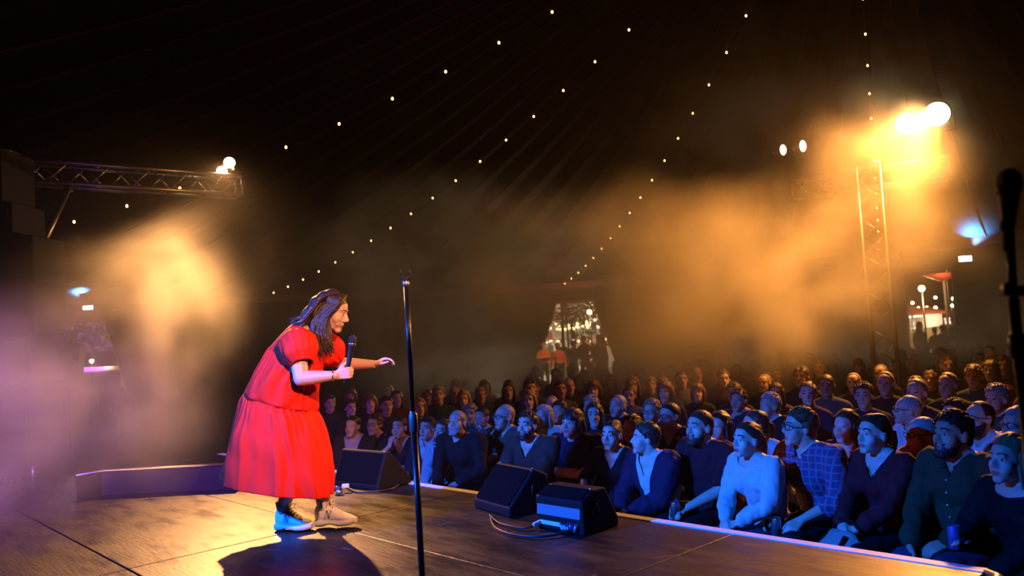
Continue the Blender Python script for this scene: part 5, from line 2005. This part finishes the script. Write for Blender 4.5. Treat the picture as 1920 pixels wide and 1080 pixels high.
# ================================================================ OUTSIDE, SEEN THROUGH THE THREE DOORWAYS
def standing(px, py, Y, label, top, skin='skin', hair='short', hcol='dark', legs='charcoal', arms='down', s=1.0, turn=0.0, group='people at the central doorway'):
    """standing figure whose crown is at (px, py)"""
    p = at(px, py, Y)
    base = Vector((p.x, p.y, 0))
    s = p.z / 1.73 if s is None else s
    M = frame((0, 1, 0.0), (0, 0, 1), (0, 0.03, 1.62), 1.0)
    b = MB()
    head_shape(b, M, 'm', lod=1)
    b.chain([(0, 0.0, 1.57), (0, -0.01, 1.44)], [0.05, 0.055])
    t, lg = MB(), MB()
    t.ell((0, 0, 1.33), (0.155, 0.11, 0.12))
    t.chain([(-0.05, 0, 1.43), (0.05, 0, 1.43)], [0.05, 0.05])
    t.ell((0, 0.01, 1.22), (0.18, 0.125, 0.18))
    t.ell((0, 0.01, 1.04), (0.165, 0.125, 0.16))
    for k in (-1, 1):
        S_ = Vector((k * 0.165, 0, 1.355))
        if arms == 'crossed':
            E_, W_ = Vector((k * 0.25, 0.06, 1.13)), Vector((-k * 0.08, 0.19, 1.17))
        elif arms == 'pocket':
            E_, W_ = Vector((k * 0.29, -0.03, 1.15)), Vector((k * 0.18, 0.10, 0.95))
        else:
            E_, W_ = Vector((k * 0.25, -0.02, 1.13)), Vector((k * 0.24, 0.06, 0.88))
        t.chain([Vector((k * 0.05, 0, 1.43)), S_, E_, W_], [0.045, 0.064, 0.054, 0.042])
        b.chain([Vector((0, 0, 1.40)), S_ * 0.96, E_, W_, W_ + (W_ - E_).normalized() * 0.10], [0.04, 0.04, 0.036, 0.034, 0.03])
        lg.chain([(k * 0.09, 0, 0.92), (k * 0.10, 0.02, 0.5), (k * 0.11, 0, 0.08)], [0.098, 0.072, 0.055])
        lg.chain([(k * 0.11, -0.02, 0.045), (k * 0.12, 0.13, 0.04)], [0.045, 0.04])
    root = thing('person', tuple(base), label, 'person', group)
    root.rotation_euler = (0, 0, PI + turn)
    root.scale = (s, s, s)
    for nm, mb, vx, m in (('body', b, 0.014, MATS[skin]), ('top', t, 0.028, MATS['cloth_' + top]), ('trousers', lg, 0.03, MATS['cloth_' + legs])):
        o = link(nm, grow(mb, vx, 2), m)
        o.parent = root
    o = link('hair', hair_mesh(M, hair, int(px), 0.013), MATS['hair_' + hcol])
    o.parent = root
    return root


standing(1018, 651, 28.7, 'person in bright orange jumper with folded arms at the left of the central doorway', 'orange', arms='crossed', s=1.0)
standing(1046, 655, 28.4, 'person in bright orange hooded top at the foot of the central doorway', 'orange', hair='bob', hcol='fair', s=0.97)
standing(1056, 642, 31.0, 'man in grey tee behind the orange hooded top', 'grey', s=1.02)
standing(1074, 647, 30.2, 'dark haired person in black turned away in the central doorway', 'black', s=0.98, turn=PI)
standing(1094, 638, 30.0, 'man in open maroon jacket at the middle of the central doorway', 'maroon', arms='pocket', s=1.06)
standing(1122, 639, 30.6, 'man in black jacket at the right of the central doorway', 'black', s=1.05)
standing(1125, 650, 28.7, 'person in mustard scarf in front of the black jacket', 'brown', hair='long', hcol='brown', s=0.96)
standing(219, 704, 20.5, 'steward in orange vest standing before the left doorway', 'orange', s=0.93, turn=PI, group='people at the side doorways')
for k_, (x_, y_, Y_) in enumerate(((1722, 604, 24.6), (1752, 614, 23.6), (1787, 594, 24.0), (1766, 611, 24.5))):
    standing(x_, y_, Y_, ['long haired figure silhouetted before the pale kiosk', 'dark figure below the pale kiosk', 'tall dark figure under the red parasol', 'dark figure beside the parasol pole'][k_], 'black', hair='long' if k_ == 0 else 'short', s=None, turn=PI if k_ % 2 else 0.4, group='people at the right doorway')

mat('bulb_out', (1, 0.8, 0.4), 0.3, emit=(1.0, 0.72, 0.32), estr=26)
ob_mesh = MB().ell((0, 0, 0), 0.062, seg=10, rings=8).mesh('bulb', True)
ob_mesh.materials.append(MATS['bulb_out'])


def out_string(pts, Y, label):
    pts = sorted(pts)
    w = [at(x, y, Y) for x, y in pts]
    root = thing('festoon_string', tuple(w[0]), label, 'string lights', 'festoon strings outside the tent')
    MB().tube([p + Vector((0, 0, 0.08)) for p in w], 0.008, 5).build('wire', MATS['wire_black'], root)
    for e_ in (w[0], w[-1]):
        MB().cyl((e_.x, e_.y + 0.1, 0), (e_.x, e_.y + 0.1, e_.z + 0.15), 0.025, seg=8).build('support_post', MATS['metal_dark'], root, True)
    for p in w:
        o = bpy.data.objects.new('bulb', ob_mesh)
        COL.objects.link(o)
        o.location = p
        set_parent(o, root)


c6 = lambda L: [(960 + x / 6, 540 + y / 6) for x, y in L]
out_string(c6([(405, 423), (492, 405), (530, 433), (633, 417), (735, 400), (795, 430), (840, 380), (883, 390), (935, 358)]), 37.0, 'upper festoon string beyond the central doorway')
out_string(c6([(430, 450), (508, 460), (540, 465), (600, 463), (648, 455), (695, 455), (728, 433), (745, 443), (842, 410), (850, 440), (967, 440)]), 35.0, 'second festoon string beyond the central doorway')
out_string(c6([(438, 595), (518, 602), (592, 600), (684, 595), (750, 597), (817, 573), (890, 597), (955, 585), (1030, 575), (1052, 575)]), 38.0, 'low festoon string over the stalls beyond the central doorway')
out_string([(1711, 568), (1722, 578), (1738, 577), (1754, 577), (1786, 573)], 31.0, 'festoon string along the kiosk beyond the right doorway')
out_string([(1716, 585), (1754, 558), (1787, 560)], 33.0, 'higher festoon string beyond the right doorway')


def lamp(px, py, Y, label, r=0.11, power=120):
    p = at(px, py, Y)
    root = thing('lamp_post', (p.x, p.y, 0), label, 'lamp', 'lamp posts outside the tent')
    MB().cyl((p.x, p.y, 0), (p.x, p.y, p.z - r), 0.035, 0.028, 10).build('pole', MATS['metal_dark'], root, True)
    MB().ell(p, r, seg=14, rings=10).build('globe', MATS['bulb_out'], root, True)
    point('lamp_light', p + Vector((0, -0.2, -0.25)), (1.0, 0.66, 0.30), power, 0.1)


lamp(1105, 585, 34.0, 'bright round lamp high beyond the central doorway', power=1500)
lamp(1728, 541, 29.0, 'bright round lamp beyond the right doorway', power=700)
lamp(172, 677, 26.0, 'small round lamp beyond the left doorway', 0.06, 400)
# lamp just inside the entrance lights the people in the doorway from the front
point('entrance_light', (2.2, 27.2, 2.9), (1.0, 0.50, 0.20), 330, 0.1)


def pole(px0, py0, px1, py1, Y, r, label, m):
    a, b2 = at(px0, py0, Y), at(px1, py1, Y)
    root = thing('tent_pole', (b2.x, b2.y, 0), label, 'pole', 'poles outside the tent')
    MB().tube([Vector((b2.x, b2.y, 0)), b2, a], [r, r, r * 0.9], 10).build('shaft', m, root, True)
    MB().ell(a, r * 1.6, seg=10, rings=6).build('pole_cap', m, root, True)


pole(1054, 570, 1056, 660, 31.5, 0.05, 'orange red pole standing beyond the central doorway', mat('pole_red', (0.5, 0.10, 0.03), 0.5))
pole(1060, 570, 1067, 660, 31.8, 0.035, 'dark pole beside the orange one beyond the central doorway', MATS['metal_dark'])
pole(1119, 596, 1125, 634, 35.5, 0.05, 'pale pole at the right of the central doorway', mat('pole_pale', (0.6, 0.5, 0.4), 0.6))
pole(1688, 470, 1703, 635, 22.8, 0.035, 'red pole leaning beside the right doorway', MATS['pole_red'])


def kiosk(px0, px1, py0, py1, Y, label, c, glow):
    """stall with counter, lit hatch and awning"""
    a, b2 = at(px0, py1, Y), at(px1, py0, Y)
    z0, z1 = a.z, b2.z
    w = b2.x - a.x
    cx = (a.x + b2.x) / 2
    root = thing('food_kiosk', (cx, Y, 0), label, 'kiosk', 'stalls outside the tent')
    m = mat('kiosk_' + str(px0), c, 0.6)
    MB().box((cx, Y + 1.0, z0 / 2), (w * 1.3, 2.0, z0)).build('counter', m, root, bevel=0.02)
    MB().box((cx, Y + 2.0, (z0 + z1) / 2), (w * 1.3, 0.05, z1 - z0)).build('back_wall', MATS['cloth_white'], root)
    for s_ in (-1, 1):
        MB().box((cx + s_ * w * 0.65, Y + 1.0, (z0 + z1) / 2), (0.06, 2.0, z1 - z0)).build('side_wall', m, root)
    MB().prism([(cx - w * 0.7, Y - 0.5, z1), (cx - w * 0.7, Y + 2.1, z1 + 0.5), (cx - w * 0.7, Y + 2.1, z1)], (w * 1.4, 0, 0)).build('awning', mat('awning_red', (0.28, 0.06, 0.04), 0.7), root)
    MB().box((cx, Y + 1.2, z1 - 0.05), (w * 0.9, 0.12, 0.05)).build('strip_light', mat('strip_glow', (1, 0.9, 0.75), 0.3, emit=(1.0, 0.80, 0.55), estr=6), root)
    point('kiosk_light', (cx, Y + 0.9, z1 - 0.25), (1.0, 0.78, 0.52), glow, 0.15)


kiosk(1012, 1034, 640, 650, 41.0, 'white lit stall at the left beyond the central doorway', (0.6, 0.6, 0.58), 160)
kiosk(1100, 1118, 650, 676, 39.0, 'pink stall glowing behind the maroon jacket', (0.55, 0.22, 0.20), 130)
kiosk(1713, 1760, 588, 616, 30.0, 'cream lit kiosk beyond the right doorway', (0.5, 0.42, 0.3), 160)
kiosk(1772, 1800, 594, 608, 33.0, 'white lit kiosk at the right edge of the right doorway', (0.5, 0.5, 0.5), 110)

# red parasol and flame shaped flag outside the right doorway
pz = at(1769, 520, 26.0)
pr = thing('parasol', (pz.x, pz.y, 0), 'red parasol on a pale pole beyond the right doorway', 'parasol')
MB().lathe(pz + Vector((0, 0, -0.12)), UPV, [(0, 0.12), (0.05, 0.20), (0.20, 0.58), (0.24, 0.62), (0.26, 0.02)], 12).build('canopy', mat('parasol_red', (0.35, 0.05, 0.03), 0.7), pr)
MB().cyl((pz.x, pz.y, 0), pz, 0.04, seg=10).build('pole', MATS['pole_pale'], pr, True)
fl = MB()
mat('flag_orange', (0.85, 0.30, 0.03), 0.6)


def flag(px, py, Y, h, label):
    p = at(px, py, Y)
    root = thing('feather_flag', (p.x, p.y, 0), label, 'flag', 'flame flags outside the tent')
    MB().tube([(p.x, p.y, 0), p, p + Vector((0.02, 0, h))], 0.014, 6).build('pole', MATS['metal_dark'], root)
    pts = [(0, 0), (0.10 * h, 0.12 * h), (0.22 * h, 0.5 * h), (0.12 * h, 0.45 * h), (0.16 * h, 0.95 * h), (0.02, 0.6 * h), (0.02, h)]
    MB().prism([p + Vector((x, 0.05 * math.sin(z * 9), z)) for x, z in pts], (0, 0.012, 0)).build('cloth', MATS['flag_orange'], root)
    return root


flag(1776, 527, 26.3, 0.42, 'orange flame flag beside the red parasol')
flag(1692, 574, 27.0, 0.33, 'left small orange flag in the right doorway')
flag(1707, 574, 27.2, 0.30, 'right small orange flag in the right doorway')
point('flag_lamp', at(1765, 530, 25.4), (1.0, 0.6, 0.25), 30, 0.05)


def tree(px, py, Y, rx, rz, label, c, seed):
    """crown of many leaf quads on a forked trunk"""
    p = at(px, py, Y)
    root = thing('tree', (p.x, p.y, 0), label, 'tree', 'trees outside the tent')
    r = random.Random(seed)
    MB().tube([(p.x, p.y, 0), (p.x + 0.1, p.y, p.z * 0.5), p], [0.16, 0.12, 0.05], 8).build('trunk', mat('bark', (0.06, 0.045, 0.03), 0.9), root, True)
    lf_ = MB()
    for _ in range(900):
        th, ph, q = r.uniform(0, 2 * PI), math.acos(r.uniform(-1, 1)), r.random() ** 0.4
        c0 = p + Vector((rx * q * math.sin(ph) * math.cos(th), rx * q * math.sin(ph) * math.sin(th), rz * q * math.cos(ph)))
        a = Vector((r.uniform(-1, 1), r.uniform(-1, 1), r.uniform(-1, 1))).normalized() * 0.11
        b2 = a.cross(Vector((r.uniform(-1, 1), r.uniform(-1, 1), r.uniform(-1, 1)))).normalized() * 0.06
        lf_.add([c0 - a, c0 + b2, c0 + a, c0 - b2], [(0, 1, 2, 3)])
    o = lf_.build('foliage', mat('leaf_' + str(seed), c, 0.6), root)
    o['kind'] = 'stuff'


tree(170, 618, 27.0, 1.2, 0.8, 'leafy tree lit purple beyond the left doorway', (0.10, 0.12, 0.08), 5)
tree(1125, 590, 38.0, 1.6, 1.6, 'tree lit purple beyond the central doorway', (0.10, 0.12, 0.07), 6)
tree(1068, 575, 42.0, 1.5, 1.0, 'tree lit red beyond the central doorway', (0.12, 0.10, 0.06), 8)
spot('tree_uplight_left', at(168, 700, 24.5), at(170, 618, 27.0), (0.45, 0.10, 1.0), 700, 70, 0.6)
spot('tree_uplight_centre', at(1130, 640, 36.4), at(1125, 585, 38.0), (0.45, 0.10, 1.0), 420, 70, 0.6)
spot('tree_uplight_red', at(1066, 640, 40.4), at(1068, 570, 42.0), (1.0, 0.06, 0.04), 260, 70, 0.6)
# bar front beyond the left doorway
bf = thing('bar_counter', tuple(at(190, 700, 26.0)), 'pale bar counter beyond the left doorway', 'counter')
MB().bar(at(148, 693, 26.0), at(232, 690, 26.0), 0.6, 0.14).build('counter_top', MATS['cloth_white'], bf, bevel=0.02)
MB().bar(at(150, 716, 26.2), at(232, 712, 26.2), 0.4, 0.75).build('counter_front', mat('counter_wood', (0.10, 0.06, 0.04), 0.6), bf)
point('bar_lamp', at(200, 682, 25.6), (1.0, 0.6, 0.25), 14, 0.05)
# dark marquee closing the view behind the stalls
mq = thing('marquee', (2.5, 46, 0), 'large pale marquee standing dim behind the stalls', 'tent')
MB().box((2.5, 47, 1.6), (14, 4, 3.2)).build('marquee_wall', mat('marquee_cloth', (0.30, 0.28, 0.25), 0.8, var=0.2, vscale=0.6), mq)
MB().prism([(-4.9, 44.6, 3.2), (-4.9, 49.4, 3.2), (-4.9, 47, 6.0)], (14.8, 0, 0)).build('marquee_roof', MATS['marquee_cloth'], mq)
point('marquee_fill', (-0.5, 42.5, 4.2), (1.0, 0.72, 0.45), 7000, 0.2)  # added fill pair, no fixture, brightens the marquee behind the stalls
point('marquee_fill', (5.5, 42.5, 4.2), (1.0, 0.72, 0.45), 7000, 0.2)
# ================================================================ HAZE: real scattering smoke drifting through the tent
def haze():
    me = bpy.data.meshes.new('haze')
    o = bpy.data.objects.new('stage_haze', me)
    COL.objects.link(o)
    ng = bpy.data.node_groups.new('haze_field', 'GeometryNodeTree')
    ng.interface.new_socket('Geometry', in_out='OUTPUT', socket_type='NodeSocketGeometry')
    N_, L = ng.nodes, ng.links
    out = N_.new('NodeGroupOutput')
    vc = N_.new('GeometryNodeVolumeCube')
    lo, hi = (-8.0, 4.2, 0.3), (9.5, 18.8, 6.8)
    vc.inputs['Min'].default_value = lo
    vc.inputs['Max'].default_value = hi
    vc.inputs['Resolution X'].default_value = 136
    vc.inputs['Resolution Y'].default_value = 114
    vc.inputs['Resolution Z'].default_value = 52
    pos = N_.new('GeometryNodeInputPosition')

    def math_(op, a, b=None, c=None):
        n = N_.new('ShaderNodeMath')
        n.operation = op
        for i, v in enumerate((a, b, c)):
            if v is None:
                continue
            if isinstance(v, (int, float)):
                n.inputs[i].default_value = v
            else:
                L.new(v, n.inputs[i])
        return n.outputs[0]

    def cloud(center, radii, amp):
        """soft ellipsoidal puff"""
        s = N_.new('ShaderNodeVectorMath')
        s.operation = 'SUBTRACT'
        L.new(warp.outputs[0], s.inputs[0])
        s.inputs[1].default_value = center
        d = N_.new('ShaderNodeVectorMath')
        d.operation = 'DIVIDE'
        L.new(s.outputs[0], d.inputs[0])
        d.inputs[1].default_value = radii
        ln = N_.new('ShaderNodeVectorMath')
        ln.operation = 'LENGTH'
        L.new(d.outputs[0], ln.inputs[0])
        mr = N_.new('ShaderNodeMapRange')
        mr.interpolation_type = 'SMOOTHSTEP'
        mr.inputs['From Min'].default_value = 1.0
        mr.inputs['From Max'].default_value = 0.15
        mr.inputs['To Min'].default_value = 0.0
        mr.inputs['To Max'].default_value = amp
        L.new(ln.outputs['Value'], mr.inputs['Value'])
        return mr.outputs['Result']
    # turbulence bends the puffs into wisps
    tn = N_.new('ShaderNodeTexNoise')
    tn.inputs['Scale'].default_value = 0.35
    tn.inputs['Detail'].default_value = 3
    L.new(pos.outputs[0], tn.inputs['Vector'])
    sb = N_.new('ShaderNodeVectorMath')
    sb.operation = 'SUBTRACT'
    L.new(tn.outputs['Color'], sb.inputs[0])
    sb.inputs[1].default_value = (0.5, 0.5, 0.5)
    sc = N_.new('ShaderNodeVectorMath')
    sc.operation = 'SCALE'
    L.new(sb.outputs[0], sc.inputs[0])
    sc.inputs['Scale'].default_value = 2.6
    warp = N_.new('ShaderNodeVectorMath')
    warp.operation = 'ADD'
    L.new(pos.outputs[0], warp.inputs[0])
    L.new(sc.outputs[0], warp.inputs[1])
    total = None
    for c in HAZE_PUFFS:
        k = cloud(*c)
        total = k if total is None else math_('ADD', total, k)
    fn = N_.new('ShaderNodeTexNoise')
    fn.inputs['Scale'].default_value = 0.8
    fn.inputs['Detail'].default_value = 6
    fn.inputs['Roughness'].default_value = 0.66
    fn.inputs['Distortion'].default_value = 0.6
    L.new(warp.outputs[0], fn.inputs['Vector'])
    mr = N_.new('ShaderNodeMapRange')
    mr.interpolation_type = 'SMOOTHSTEP'
    mr.inputs['From Min'].default_value = 0.40
    mr.inputs['From Max'].default_value = 0.64
    mr.inputs['To Min'].default_value = 0.04
    mr.inputs['To Max'].default_value = 2.0
    L.new(fn.outputs['Fac'], mr.inputs['Value'])
    dens = math_('MULTIPLY', total, mr.outputs['Result'])
    dens = math_('ADD', dens, HAZE_BASE)
    L.new(dens, vc.inputs['Density'])
    vm = bpy.data.materials.new('haze_scatter')
    vm.use_nodes = True
    t = vm.node_tree
    t.nodes.clear()
    mo = t.nodes.new('ShaderNodeOutputMaterial')
    sv = t.nodes.new('ShaderNodeVolumeScatter')
    sv.inputs['Color'].default_value = (0.95, 0.95, 0.95, 1)
    sv.inputs['Anisotropy'].default_value = 0.35
    at_ = t.nodes.new('ShaderNodeAttribute')
    at_.attribute_name = 'density'
    t.links.new(at_.outputs['Fac'], sv.inputs['Density'])
    t.links.new(sv.outputs[0], mo.inputs['Volume'])
    sm = N_.new('GeometryNodeSetMaterial')
    sm.inputs['Material'].default_value = vm
    L.new(vc.outputs[0], sm.inputs['Geometry'])
    L.new(sm.outputs[0], out.inputs[0])
    me.materials.append(vm)
    md = o.modifiers.new('haze', 'NODES')
    md.node_group = ng
    tag(o, 'amber and violet lit stage smoke drifting under the tent roof', 'haze', kind='stuff')
    return o


HAZE_BASE = 0.002
HAZE_PUFFS = [
    # centre, radii, density
    ((-4.0, 7.8, 1.9), (2.0, 1.6, 1.7), 0.95),       # left of the performer
    ((-4.5, 6.5, 1.3), (2.6, 1.6, 1.3), 0.50),       # low over the left of the stage
    ((-1.6, 12.5, 2.8), (3.0, 3.0, 1.8), 0.26),
    ((2.4, 9.7, 2.4), (3.6, 2.3, 1.6), 0.74),        # under the right truss
    ((5.0, 10.4, 3.6), (1.9, 1.6, 1.5), 0.16),
    ((4.4, 12.5, 4.8), (3.4, 3.0, 1.7), 0.19),
    ((0.4, 13.0, 3.0), (3.6, 3.4, 2.0), 0.33),
    ((3.5, 13.6, 1.7), (7.5, 4.5, 2.0), 0.48),
]
haze()

bpy.data.scenes.remove(TMP)
